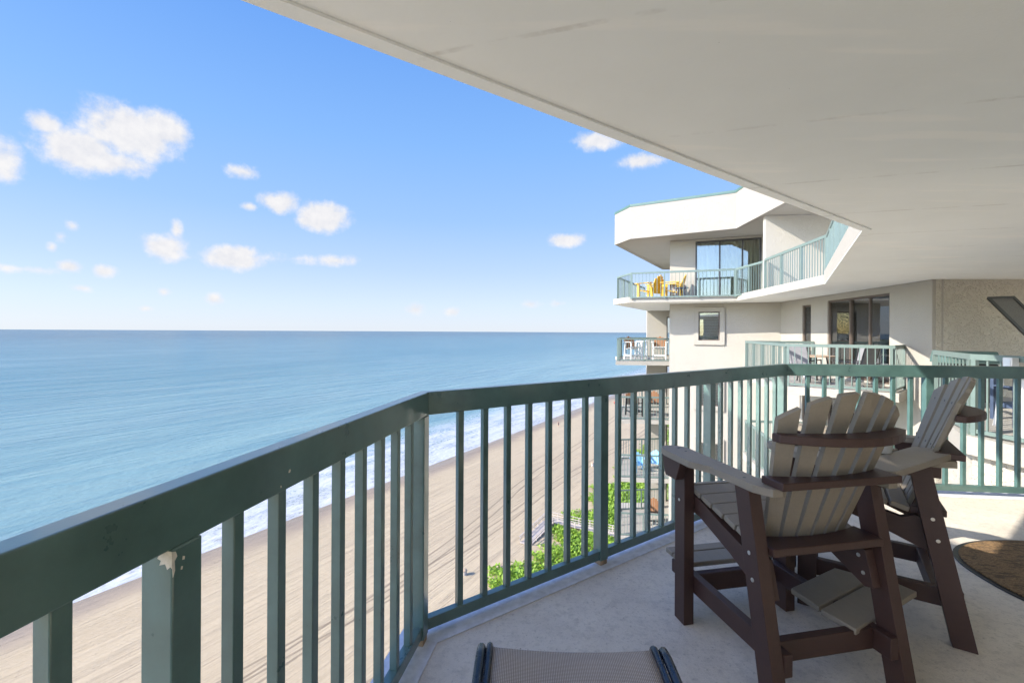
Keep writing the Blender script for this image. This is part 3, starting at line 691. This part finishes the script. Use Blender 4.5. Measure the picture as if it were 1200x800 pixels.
# floors inside, so that rooms are closed and dark
mb = MB()
for l in LEV:
    mb.prism([(W1[0]+.5,W1[1]+.3),(W2[0]+.22,W2[1]+.3),(A1[0]+.26,A1[1]+.26),(14,10.2),(14,24.8),(8.7,25.3)], H*l-.18, H*l+.0)
mb.build('floor_slab', M['inside'], tower)
mb = MB(); mb.prism([(13.0,10.3),(13.2,10.3),(13.2,24.8),(13.0,24.8)], ZG, ZC-.01); mb.prism([(10.9,13.6),(12.99,13.6),(12.99,13.75),(10.9,13.75)], ZG, ZC-.01)
mb.prism([(9.6,21.2),(12.99,21.2),(12.99,21.35),(9.6,21.35)], ZG, ZC-.01); mb.prism([(8,21.9),(14,20.9),(14,21.1),(8,22.1)], H+.01, 2*H-.2)
mb.build('partition', M['inside'], tower)
# level-0 and lower balcony slabs
MID = [Vector((10.0,15.25,0)), Vector((7.95,15.6,0)), Vector((6.95,11.65,0)), Vector((8.62,10.42,0)), Vector((9.42,11.1,0))]
LFT = [Vector((8.1,24.6,0)), Vector((5.75,24.3,0)), Vector((4.92,21.35,0)), Vector((7.25,21.1,0))]
for l in LEV:
    z = H*l; mb = MB()
    e1 = [MID[0]+Vector((0,.13,0)), MID[1]+Vector((-.10,.12,0)), MID[2]+Vector((-.13,0,0)), MID[3]+Vector((.02,-.14,0)), MID[4]+Vector((.06,-.1,0))]
    mb.prism([(p.x,p.y) for p in e1], z-.20, z); mb.build('balcony_slab', M['stucco_fine'], tower)
    mb = MB(); mb.prism([(8.75,25.35),(5.7,25.4),(5.6,24.45),(4.78,21.22),(7.28,20.96)], z-.17, z); mb.build('balcony_slab', M['stucco_fine'], tower)
# end-of-balcony fin on the upper floor
mb = MB(); F0 = Vector((8.30,15.12,0)); mb.prism([(8.30,15.12),(13.0,14.5),(13.0,14.7),(8.325,15.31)], H, 2*H-.18); mb.build('privacy_wall', M['stucco_end'], tower)
mb = MB(); mb.prism([(11.3,10.0),(11.5,10.0),(11.5,14.5),(11.3,14.5)], H, 2*H-.18); mb.build('penthouse_wall', M['stucco'], tower)
# roof slab and parapet
Rp = [Vector((7.95,12.2,0)), Vector((8.25,17.0,0)), Vector((4.86,19.02,0)), Vector((4.52,20.3,0)), Vector((9.2,28.2,0)), Vector((15,28.2,0)), Vector((15,9.0,0)), Vector((10.2,10.2,0))]
mb = MB(); mb.prism([(p.x,p.y) for p in Rp], 2*H-.17, 2*H+.03); mb.build('roof', M['stucco_fine'], tower)
def ringwall(pts, th, z0, z1, mat, nm, sub=None):
    n_ = len(pts); mb = MB()
    for i in range(n_):
        a, b = pts[i], pts[(i+1)%n_]; pa, nb_ = pts[i-1], pts[(i+2)%n_]
        ia = corner(pa,a,b,-th); ib = corner(a,b,nb_,-th)
        mb.hexa([(p.x,p.y,z0) for p in (a,b,ib,ia)]+[(p.x,p.y,z1) for p in (a,b,ib,ia)])
    return mb.build(nm, mat, tower)
Rq = Rp[::-1]
def grow(pts, g):
    n_ = len(pts); return [corner(pts[i-1],pts[i],pts[(i+1)%n_],g) for i in range(n_)]
sgn = 1 if sum(Rp[i].x*Rp[(i+1)%8].y-Rp[(i+1)%8].x*Rp[i].y for i in range(8)) < 0 else -1
Rw = Rp if sgn == 1 else Rq
ringwall(grow(Rw,.012), .2, 2*H-.18, 6.50, M['stucco_parapet'], 'parapet')
ringwall(grow(Rw,.03), .26, 6.50, 6.60, M['coping'], 'parapet_coping')
# railings of the neighbours
def nrail(label, pts, z0, sp=0.145, group='pale green railings of the neighbouring balconies'):
    pts = [Vector((p[0],p[1],0)) for p in pts]; posts = []
    for i in range(len(pts)-1):
        L_ = (pts[i+1]-pts[i]).length; k = max(1, round(L_/1.15)); posts.append([0.03+(L_-.06)*j/k for j in range(k+1)])
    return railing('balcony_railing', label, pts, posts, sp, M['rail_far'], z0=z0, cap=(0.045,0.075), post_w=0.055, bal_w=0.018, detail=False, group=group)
nrail('green railing round the topmost balcony with the yellow chairs', [(8.42,17.25),(8.42,17.26)][:0]+[(8.36,15.35),(8.37,17.27),(4.80,18.62),(4.55,20.05),(7.1,24.8)][::-1], H)
nrail('green railing of the upper balcony in front of the heavy stucco privacy wall', [(8.27,15.05),(7.70,11.24),(4.19,5.36)][::-1], H)
nrail('pale green railing in front of the white plastic chair', [(p.x,p.y) for p in MID][::-1], 0)
nrail('green railing in front of the white and brown high chairs', [(p.x,p.y) for p in LFT][::-1], 0)
names = ['first floor below eye level', 'second floor down', 'third floor down', 'fourth floor down']
for k in range(1, 5):
    nrail('green railing of the tower end balcony, %s' % names[k-1], [(p.x,p.y) for p in LFT][::-1], -H*k)
for k in range(1, 3):
    nrail('green railing of the middle balcony, %s' % names[k-1], [(p.x,p.y) for p in MID][::-1], -H*k)

# nearer neighbour balcony on the right
near = thing('neighbour_balcony', 'stucco faced balcony right of the near railing holding blue chairs', 'balcony', (0,0,0))
NB = [(6.95,7.55),(6.12,6.10),(6.30,4.6)]
mb = MB(); mb.prism([(7.1,7.75),(5.98,6.12),(6.15,4.3),(10.5,4.3),(10.5,9.94),(9.2,9.94)], -.24, 0); mb.build('balcony_slab', M['stucco_fine'], near)
mb = MB(); mb.prism([(7.2,7.62),(6.14,6.14),(6.32,4.4),(10.4,4.4),(10.4,9.8),(9.3,9.8)], ZG, -.241); mb.build('wall_below', M['stucco'], near)
nrail('pale green railing right of the high chairs with a white junction box on top', NB[::-1], 0, sp=0.15)
def white_box():
    r_ = thing('junction_box', 'small white box fixed on the pale green railing at the right', 'box', (6.13,5.62,0.93), 0)
    MB().box(-.09,.0,-.055,.055,-.01,.12).build('housing', M['white'], r_, .008); MB().box(-.096,-.09,-.04,.04,.01,.10).build('cover', M['blind'], r_, .003)
white_box()
# shade screen leaning out from the wall at the far right
def screen():
    r_ = thing('shade_screen', 'black framed grey mesh shade panel leaning against the heavy stucco wall', 'shade screen', (0,0,0))
    q = [Vector((9.30,9.0,2.04)), Vector((9.78,9.0,2.06)), Vector((11.25,8.9,0.55)), Vector((10.75,8.9,0.52))]
    mb = MB()
    for i in range(4): mb.bar(q[i], q[(i+1)%4], .045, .045, up=(0,1,0))
    mb.build('frame', M['black'], r_); nrm = (q[1]-q[0]).cross(q[3]-q[0]).normalized()*.004
    MB().hexa([tuple(p-nrm) for p in q]+[tuple(p+nrm) for p in q]).build('mesh_panel', M['screen'], r_)
    mb = MB(); mb.bar((11.0,8.9,0.53),(11.0,8.9,0.0),.05,.05,up=(0,1,0)); mb.build('stand', M['black'], r_)
screen()

# ------------------------------------------------------------------ walls of our own unit (behind and beside the camera)
unit = thing('own_apartment', 'cream stucco wall of the apartment behind the near balcony', 'building', (0,0,0))
wall((4.66,3.55), (4.66,-3.4), -.2, ZC-.002, M['wall_white'], [(1.6,3.4,.03,2.2)], parent=unit, name='wall')
glazing((4.66,3.55),(4.66,-3.4),1.6,3.4,.03,2.2,[(0,),(0.9,)],M['frame'],parent=unit,curtain=[(0.1,1.7,M['sheer'])])
wall((4.66,-3.4), (-1.6,-3.4), -.2, ZC-.002, M['wall_white'], [(1.5,3.3,.03,2.2)], parent=unit, name='wall')
glazing((4.66,-3.4),(-1.6,-3.4),1.5,3.3,.03,2.2,[(0,),(0.9,)],M['frame'],parent=unit,curtain=[(0.1,1.7,M['sheer'])])
MB().box(-1.6,6.9,-5.2,-5.0,-.2,ZC-.003).build('room_wall', M['inside'], unit); MB().box(6.9,7.1,-5.2,3.6,-.2,ZC-.003).build('room_wall', M['inside'], unit)
MB().box(-1.6,4.7,-5.0,-3.63,-.2,.0).build('room_floor', M['inside'], unit); MB().box(4.89,6.9,-5.0,3.6,-.2,.0).build('room_floor', M['inside'], unit)
wall((4.9,3.55),(7.0,3.55), -.2, ZC-.002, M['wall_white'], parent=unit, name='wall', th=.15)
# added block, unseen left of the frame, keeps the sun off the deck
wing = thing('added_sun_blocker', 'added unseen cream stucco block shading the near balcony from the left', 'building', (0,0,0))
MB().box(-4.2,-3.0,-0.45,2.45,ZG,3.66).build('wall', M['wall_white'], wing)

# ------------------------------------------------------------------ high chairs with connecting table
def make_chair(label, loc, rz, group):
    t = thing('high_adirondack_chair', label, 'chair', loc, rz, group)
    BR, TN, ST = M['brown'], M['tan'], M['steel']
    for sx in (-1, 1):
        # front leg
        mb = MB(); x0, x1 = (.245, .295) if sx > 0 else (-.295, -.245)
        mb.box(x0, x1, .240, .318, 0, .757)
        mb.cur = 1
        mb.disc((x1 if sx>0 else x0, .28, .56), (sx,0,0), .007)
        mb.build('leg', [BR,ST], t, .004)
        # rear leg, raked
        mb = MB(); y0, y1 = -.285, -.135
        mb.hexa([(x0,y0-.040,0),(x1,y0-.040,0),(x1,y0+.040,0),(x0,y0+.040,0),(x0,y1-.038,.757),(x1,y1-.038,.757),(x1,y1+.038,.757),(x0,y1+.038,.757)])
        mb.cur = 1
        for zz in (.53,.44): mb.disc((x1 if sx>0 else x0, y0+(y1-y0)*zz/.757, zz), (sx,0,0), .008, .003)
        mb.build('leg', [BR,ST], t, .004)
        # arm: rounded front, drawn in at the back
        pts = [(.225,.31),(.235,.355),(.262,.382),(.30,.39),(.325,.382),(.345,.355),(.352,.31),(.352,.12),(.312,.03),(.30,-.20),(.268,-.262),(.228,-.262),(.222,-.05)]
        mb = MB(); mb.prism([(sx*a,b) for a,b in pts], .757, .785)
        mb.cur = 1
        for (a,b) in ((.27,.33),(.27,.27),(.27,-.12)): mb.disc((sx*a,b,.785),(0,0,1),.006,.001)
        mb.build('armrest', [TN,M['black']], t, .005)
        xo = sx*.305; mb = MB()
        v_ = [(xo-.012,.235),(xo+.012,.235)]
        mb.prism3([(xo+.035*sx,.36,.756),(xo+.035*sx,.20,.756),(xo+.035*sx,.24,.665),(xo+.035*sx,.33,.665)],[(xo-.004*sx,.36,.756),(xo-.004*sx,.20,.756),(xo-.004*sx,.24,.665),(xo-.004*sx,.33,.665)])
        mb.build('arm_support', BR, t, .003)
        # seat side board
        a_, b_ = (.205,.243); 
        prof = [(.345,.595),(.30,.605),(.18,.575),(.05,.535),(-.08,.50),(-.13,.52),(-.19,.50),(-.225,.37),(-.19,.36),(.0,.44),(.2,.505),(.345,.52)]
        mb = MB(); mb.prism3([(sx*b_,y,z) for y,z in prof],[(sx*a_,y,z) for y,z in prof]); 
        mb.cur = 1
        for (yy,zz) in ((-.165,.47),(-.185,.41)): mb.disc((sx*a_-sx*.0,yy,zz),(-sx,0,0),.008,.004)
        mb.build('seat_rail', [BR,ST], t, .003)
        # low side stretcher
        mb = MB(); mb.bar((sx*.226,.31,.18),(sx*.226,-.29,.18),.036,.08); mb.build('stretcher', BR, t, .004)
    # seat slats
    for k in range(6):
        y = .315-.078*k; z = .618-.30*max(0,(.30-y))*.62 - (0.012 if k == 0 else 0)
        mb = MB(); mb.bar((-.243,y,z),(.243,y,z),.070,.024,up=(0,-.26,1) if k else (0,.25,1)); mb.build('seat_slat', TN, t, .004)
    # back: six tapered slats on a curved, raked surface
    y_b, z_b, y_t, z_t = -.115, .515, -.345, 1.135; LB = sqrt((y_t-y_b)**2+(z_t-z_b)**2); uy, uz = (y_t-y_b)/LB, (z_t-z_b)/LB
    def BP(x, s_, off=0):   # s_ along the back, off towards the rear
        cv = .75*x*x
        return (x, y_b+uy*s_+cv*1.0-off*uz, z_b+uz*s_+off*uy)
    for i in range(6):
        a0, a1 = (i-3)/3, (i-2)/3; gb, gt = .006, .0145
        lo0, lo1 = a0*.180+gb, a1*.180-gb; hi0, hi1 = a0*.290+gt, a1*.290-gt
        topf = lambda x: LB-1.35*x*x
        fr_, bk_ = [], []
        rows_ = [(lo0,0),(lo1,0)]+[(lo1+(hi1-lo1)*f, LB*f) for f in (.33,.66)]
        nt_ = 4; tp = [(hi1+(hi0-hi1)*j/nt_) for j in range(nt_+1)]
        rows_ += [((lo1+(lo0-lo1)*j/nt_)+((tp[j]-(lo1+(lo0-lo1)*j/nt_))*topf(tp[j])/LB), topf(tp[j])) for j in range(nt_+1)]+[(lo0+(hi0-lo0)*f, LB*f) for f in (.66,.33)]
        rows_ = [r for r in rows_ if not (r[1] in (LB*.66,) and topf(r[0]) < LB*.66)]
        fr_ = [BP(x,s_,0) for x,s_ in rows_]; bk_ = [BP(x,s_,.018) for x,s_ in rows_]
        mb = MB(); mb.prism3(fr_[::-1], bk_[::-1]); mb.cur = 1
        for s_ in (.11,.30,.52):
            xc = (lo0+lo1)/2+((hi0+hi1)-(lo0+lo1))/2*s_/LB; p_ = BP(xc,s_,0)
            mb.disc(p_,(0,uz,-uy),.006,.0015)
        mb.build('back_slat', [TN,M['black']], t, .004)
    # upper curved brace
    def brace(s_, hw, dep, th, flat_rear, nm='back_brace', z_fix=None, xr=None):
        n_ = 12; fr, rr = [], []
        for j in range(n_+1):
            x = -hw+2*hw*j/n_; p_ = BP(x,s_,.0195); fr.append((x,p_[1]))
            e = 1-abs(x/hw)**2.2
            rr.append((x, (flat_rear if flat_rear is not None else BP(0,s_,.02)[1]-dep*(0.32+0.68*e)+.62*x*x)))
        z = z_fix if z_fix else BP(0,s_)[2]
        mb = MB(); mb.prism(fr+rr[::-1], z-th, z); return mb.build(nm, BR, t, .004)
    brace(.500, .268, .09, .030, None)
    brace(.295, .254, .11, .028, -.292, z_fix=.814)
    brace(.06, .240, .1, .030, -.235, z_fix=.56)
    # rear and front cross rails
    mb = MB(); mb.bar((-.208,-.205,.18),(.208,-.205,.18),.036,.078); mb.build('stretcher', BR, t, .004)
    mb = MB(); mb.bar((-.208,.29,.165),(.208,.29,.165),.036,.085); mb.build('stretcher', BR, t, .004)
    # footrest: two boards on brackets in front of the legs
    for k in range(2):
        mb = MB(); y = .325+.112*k; mb.box(-.238, .245, y, y+(.104 if k == 0 else .06), .212, .236); mb.build('footrest_board', TN, t, .004)
    for sx in (-1,1): MB().box(sx*.226-.018, sx*.226+.018, .327, .43, .15, .211).build('footrest_bracket', BR, t, .003)
    return t
def face(fx, fy): return atan2(fy, fx)-pi/2
ch1 = make_chair('tall brown and tan slatted chair seen from behind, nearest the camera', (1.126,1.922,0), face(-.2,.98), 'tall chairs joined by the small table')
ch2 = dup(ch1, (1.93+.5*.583*.5-.0+.0, 2.35, 0), face(-.825,.565), 'tall brown and tan slatted chair turned sideways behind the small table', 'tall chairs joined by the small table')
# chair two: rear-left foot at (1.93,1.96)
F2 = Vector((-.825,.565,0)); R2 = Vector((.565,.825,0)); o2 = Vector((1.93,1.96,0))+R2*.27+F2*.285; ch2.location = o2

# connecting table
tb = thing('connecting_table', 'small two-board tan table joining the two tall chairs, with a low shelf', 'table', (0,0,0))
U = Vector((.87,.492,0)).normalized(); V = Vector((-U.y,U.x,0))
def TB(a, b): p = U*a+V*b; return (p.x,p.y)
mb = MB(); mb.prism([TB(2.12,.80),TB(2.08,.84),TB(2.07,.945),TB(2.68,.945),TB(2.72,.84),TB(2.70,.80)], .786, .812); mb.build('tabletop_board', M['tan'], tb, .004)
mb = MB(); mb.prism([TB(2.06,.957),TB(2.56,.957),TB(2.52,1.10),TB(2.10,1.10)], .786, .812); mb.build('tabletop_board', M['tan'], tb, .004)
mb = MB(); p, q = TB(2.62,.83), TB(2.44,1.10); mb.bar((*p,.745),(*q,.745),.04,.078); p, q = TB(2.16,.83), TB(2.14,1.08); mb.bar((*p,.760),(*q,.760),.04,.05); mb.build('cleat', M['brown'], tb, .003)
mb = MB(); mb.prism([TB(1.97,.862),TB(1.99,.995),TB(2.50,.995),TB(2.49,.862)], .206, .230); mb.build('shelf_board', M['tan'], tb, .004)
mb = MB(); mb.prism([TB(2.0,1.007),TB(2.04,1.14),TB(2.40,1.14),TB(2.45,1.007)], .206, .230); mb.build('shelf_board', M['tan'], tb, .004)
# cup
cup = thing('cup', 'white tumbler standing on the small table between the tall chairs', 'cup', (1.635,2.03,.812))
MB().lathe((0,0,0), [(.030,0),(.033,.004),(.041,.115),(.043,.125),(.040,.125),(.037,.115),(.031,.01),(.004,.008)], 28).build('body', M['white'], cup, smooth=True)

# sling lounger, foot end in view
def lounger():
    t = thing('sling_lounger', 'tan mesh sling lounger with navy frame at the foot of the picture', 'lounger', (0.19,1.45,0), R(-1.5))
    hw = .245; top = .36; prof = []
    for k in range(9):
        a_ = pi/2*k/8; prof.append((-.045+.045*sin(a_)-.0, top-.045+.045*cos(a_)))
    path = [(-1.75,top+.02),(-1.2,top-.012),(-.7,top-.02),(-.3,top-.008),(-.08,top)]+prof[1:]+[(0.0,top-.12)]
    # sling fabric as a curved sheet with thickness
    mb = MB(); nx = 14
    vs, fs = [], []
    for (y,z) in path:
        for i in range(nx+1):
            x = -hw+2*hw*i/nx; sag = .012*(1-(x/hw)**2)*(1 if z > top-.06 else .6); vs.append((x, y-(sag if z < top-.03 else 0), z-(sag if z >= top-.03 else 0)))
    W_ = nx+1
    for j in range(len(path)-1):
        for i in range(nx): fs.append((j*W_+i, j*W_+i+1, (j+1)*W_+i+1, (j+1)*W_+i))
    mb.add(vs, fs); s_ = mb.build('sling', M['sling'], t, smooth=True); so = s_.modifiers.new('thick','SOLIDIFY'); so.thickness = .004
    for sx in (-1,1):
        x = sx*(hw+.008); mb = MB(); mb.tube([(x,y,z+.004) for y,z in path[:-1]]+[(x,0.002,top-.13),(x,-.0,.30-.14)], .010, 8)
        x = sx*(hw+.033); mb.tube([(x,-1.75,top+.02),(x,-.3,top-.004),(x,-.08,top+.006),(x,-.035,top-.002),(x,-.008,top-.03),(x,.004,top-.08),(x,.012,0.15),(x,.02,0.0)], .014, 10)
        x2 = sx*(hw+.033); mb.build('side_rail', M['navy'], t, smooth=True)
        mb = MB(); mb.tube([(x2,-1.55,top+.01),(x2,-1.62,.0)], .014, 10); mb.build('leg', M['navy'], t, smooth=True)
    mb = MB(); mb.tube([(-hw-.03,.01,.16),(hw+.03,.01,.16)], .011, 8); mb.build('crossbar', M['navy'], t, smooth=True)
lounger()

# door mat
def mat_():
    t = thing('door_mat', 'oval brown coir door mat with black rim on the balcony floor', 'door mat', (3.36,2.40,0), R(-8))
    def sup(a, b, e=2.5, n_=72): return [(a*math.copysign(abs(cos(2*pi*k/n_))**(2/e),cos(2*pi*k/n_)), b*math.copysign(abs(sin(2*pi*k/n_))**(2/e),sin(2*pi*k/n_))) for k in range(n_)]
    MB().prism(sup(.80,.56), .001, .008).build('rim', M['black'], t, .003); MB().prism(sup(.775,.535), .0085, .017).build('pile', M['coir'], t, .004)
mat_()

# ------------------------------------------------------------------ furniture on the neighbouring balconies
def low_chair(name, label, loc, rz, m1, m2=None, lift=0.0, group=None, back_h=.62):
    """slatted garden chair; lift raises the seat for the high version"""
    t = thing(name, label, 'chair', loc, rz, group); m2 = m2 or m1; sh = .36+lift; ah = .56+lift
    for sx in (-1,1):
        MB().box(sx*.30-.025, sx*.30+.025, .22, .30, 0, ah).build('leg', m1, t)
        mb = MB(); mb.hexa([(sx*.30-.025,-.34,0),(sx*.30+.025,-.34,0),(sx*.30+.025,-.26,0),(sx*.30-.025,-.26,0),(sx*.30-.025,-.24,ah),(sx*.30+.025,-.24,ah),(sx*.30+.025,-.16,ah),(sx*.30-.025,-.16,ah)]); mb.build('leg', m1, t)
        MB().box(sx*.32-.065, sx*.32+.065, -.28, .36, ah, ah+.025).build('armrest', m1, t)
    mb = MB()
    for k in range(6): mb.box(-.27,.27,.24-.085*k,.31-.085*k,sh-.02-.022*k,sh-.022*k)
    mb.build('seat', m1, t); mb = MB()
    for i in range(5):
        x0 = -.27+.11*i; hh = back_h-.05*abs(i-2)**1.4
        mb.hexa([(x0,-.22,sh-.14),(x0+.10,-.22,sh-.14),(x0+.10,-.20,sh-.14),(x0,-.20,sh-.14),(x0,-.22-.36*hh,sh-.14+hh),(x0+.10,-.22-.36*hh,sh-.14+hh),(x0+.10,-.20-.36*hh,sh-.14+hh),(x0,-.20-.36*hh,sh-.14+hh)])
    mb.build('backrest', m2, t)
    if lift > .1:
        mb = MB()
        for sx in (-1,1): mb.box(sx*.30-.02,sx*.30+.02,-.27,.24,.2,.27)
        mb.box(-.28,.28,.235,.27,.2,.27); mb.build('stretcher', m1, t)
    return t
yc = low_chair('garden_chair', 'yellow slatted chair at the left on the topmost neighbouring balcony', (5.75,19.25,H), R(40), M['yellow'], group='yellow chairs on the topmost balcony')
yc.scale = (1.2,1.2,1.2)
dup(yc, (6.6,18.95,H), R(62), 'yellow slatted chair at the right on the topmost neighbouring balcony')
def small_table(name, label, loc, r_, h, mt, mp, group=None):
    t = thing(name, label, 'table', loc, 0, group)
    MB().lathe((0,0,h-.03),[(r_,0),(r_,.03)],24).build('tabletop', mt, t)
    for k in range(4):
        a_ = k*pi/2+pi/4; mb = MB(); mb.tube([(r_*.8*cos(a_),r_*.8*sin(a_),0),(r_*.6*cos(a_),r_*.6*sin(a_),h-.03)],.022,6); mb.build('leg', mp, t)
    return t
small_table('side_table','small grey table beside the yellow chairs',(6.75,18.55,H),.25,.45,M['bluegrey'],M['bluegrey'])
# tower end balcony: white high chairs with brown backs
w0 = low_chair('high_chair', 'white high chair with brown back at the seaward side of the tower end balcony', (5.85,22.2,0), R(200), M['white'], M['wicker'], lift=.30, group='white high chairs on the tower end balcony')
dup(w0, (7.15,22.3,0), R(160), 'white high chair with brown back beside the wall of the tower end balcony')
small_table('bar_table','white round bar table between the white high chairs',(6.5,22.9,0),.32,.92,M['white'],M['white'])
# lower tower end balconies
b0 = low_chair('garden_chair','light blue chair on the tower end balcony two floors down',(6.2,22.3,-2*H),R(190),M['lightblue'],group='light blue chairs two floors down')
dup(b0,(7.0,22.6,-2*H),R(150),'light blue chair nearest the wall on the balcony two floors down')
d0 = low_chair('high_chair','dark high chair at the left on the tower end balcony one floor down',(5.9,22.2,-H),R(190),M['black'],M['wicker'],lift=.3,group='dark high chairs on the tower end balconies')
dup(d0,(6.9,22.3,-H),R(165),'dark high chair at the right on the tower end balcony one floor down')
dup(d0,(7.0,22.6,-3*H),R(165),'dark high chair on the tower end balcony three floors down')
# middle balcony: white moulded chair, tan table, grey sling chairs
def moulded_chair(label, loc, rz, m):
    t = thing('plastic_chair', label, 'chair', loc, rz)
    MB().box(-.24,.24,-.22,.24,.40,.43).build('seat', m, t, .01)
    mb = MB()
    for i in range(8):
        x = -.21+.06*i; top = .86-.9*x*x; mb.hexa([(x-.016,-.23,.42),(x+.016,-.23,.42),(x+.016,-.20,.42),(x-.016,-.20,.42),(x-.016,-.33,top),(x+.016,-.33,top),(x+.016,-.30,top),(x-.016,-.30,top)])
    mb.tube([(-.26,-.24,.42),(-.26,-.30,.74),(-.2,-.315,.83),(-.08,-.325,.875),(.08,-.325,.875),(.2,-.315,.83),(.26,-.30,.74),(.26,-.24,.42)],.03,8)
    mb.build('backrest', m, t)
    for sx in (-1,1):
        MB().tube([(sx*.25,.22,.66),(sx*.27,-.1,.68),(sx*.26,-.28,.70)],.025,8).build('armrest', m, t)
        MB().tube([(sx*.27,.25,0),(sx*.24,.20,.42),(sx*.25,.22,.66)],.024,8).build('leg', m, t); MB().tube([(sx*.25,-.30,0),(sx*.22,-.2,.42)],.024,8).build('leg', m, t)
    return t
moulded_chair('white moulded plastic chair with a fan back behind the pale green railing',(8.75,14.3,0),R(150),M['white'])
small_table('round_table','tan round patio table behind the pale green railing',(8.35,12.75,0),.5,.72,M['rust'],M['black'])
def sling_chair(label, loc, rz, group, cl=None):
    t = thing('patio_chair', label, 'chair', loc, rz, group); cl = cl or M['grey_sling']
    MB().prism3([(-.23,.24,.43),(-.23,-.2,.40),(-.23,-.36,1.02),(-.23,-.375,1.01),(-.23,-.215,.375),(-.23,.24,.41)],[(.23,.24,.43),(.23,-.2,.40),(.23,-.36,1.02),(.23,-.375,1.01),(.23,-.215,.375),(.23,.24,.41)]).build('sling', cl, t)
    for sx in (-1,1):
        mb = MB(); mb.tube([(sx*.26,-.37,1.03),(sx*.26,-.2,.40),(sx*.26,.26,.42),(sx*.27,.29,.0)],.014,6); mb.build('frame', M['black'], t)
        mb = MB(); mb.tube([(sx*.27,-.26,.62),(sx*.28,.25,.64),(sx*.27,.28,.4)],.016,6); mb.build('armrest', M['black'], t)
        mb = MB(); mb.tube([(sx*.26,-.1,.40),(sx*.27,-.38,.0)],.014,6); mb.build('leg', M['black'], t)
    return t
g0 = sling_chair('grey sling chair nearest the sliding door on the neighbouring balcony',(8.9,11.9,0),R(100),'grey sling chairs on the middle balcony')
dup(g0,(7.75,12.2,0),R(-60),'grey sling chair turned from the camera beside the tan round table'); dup(g0,(8.5,11.35,0),R(20),'grey sling chair nearest the railing end on the neighbouring balcony')
# one floor down: yellow and red lounge chairs
y2 = low_chair('garden_chair','yellow garden chair on the middle balcony one floor down',(8.15,12.7,-H),R(120),M['yellow'],M['red']); low_chair('garden_chair','green garden chair on the middle balcony one floor down',(8.75,12.0,-H),R(100),M['lime'])
# right-hand balcony: dark blue chairs, blue cloth, dark grill box
bl = low_chair('garden_chair','dark blue slatted chair behind the pale railing at the right edge',(7.25,6.15,0),R(60),M['bluegrey'],lift=.18,group='dark blue chairs at the right edge',back_h=.75)
dup(bl,(7.9,7.0,0),R(95),'dark blue slatted chair farther back beside the stucco wall')
wc = low_chair('high_chair','white high chair right behind the pale green railing at the right edge',(6.75,5.6,0),R(20),M['white'],lift=.22,group='white high chairs at the right edge',back_h=.4)
small_table('round_table','blue topped white table at the right edge of the picture',(7.3,6.5,0),.42,.80,M['lightblue'],M['white'])
def grill():
    t = thing('grill','black covered grill standing behind the pale green railing','grill',(8.35,8.5,0),R(-12))
    MB().box(-.38,.38,-.22,.22,.1,.80).build('cabinet', M['black'], t, .02); MB().lathe((0,0,0),[(.05,.85),(.05,1.0)],8).build('lid_handle', M['black'], t)
    MB().prism3([(-.42,-.25,.801),(-.42,.25,.801),(-.42,.18,1.02),(-.42,-.15,1.02)],[(.42,-.25,.801),(.42,.25,.801),(.42,.18,1.02),(.42,-.15,1.02)]).build('lid', M['rail'], t, .02)
grill()
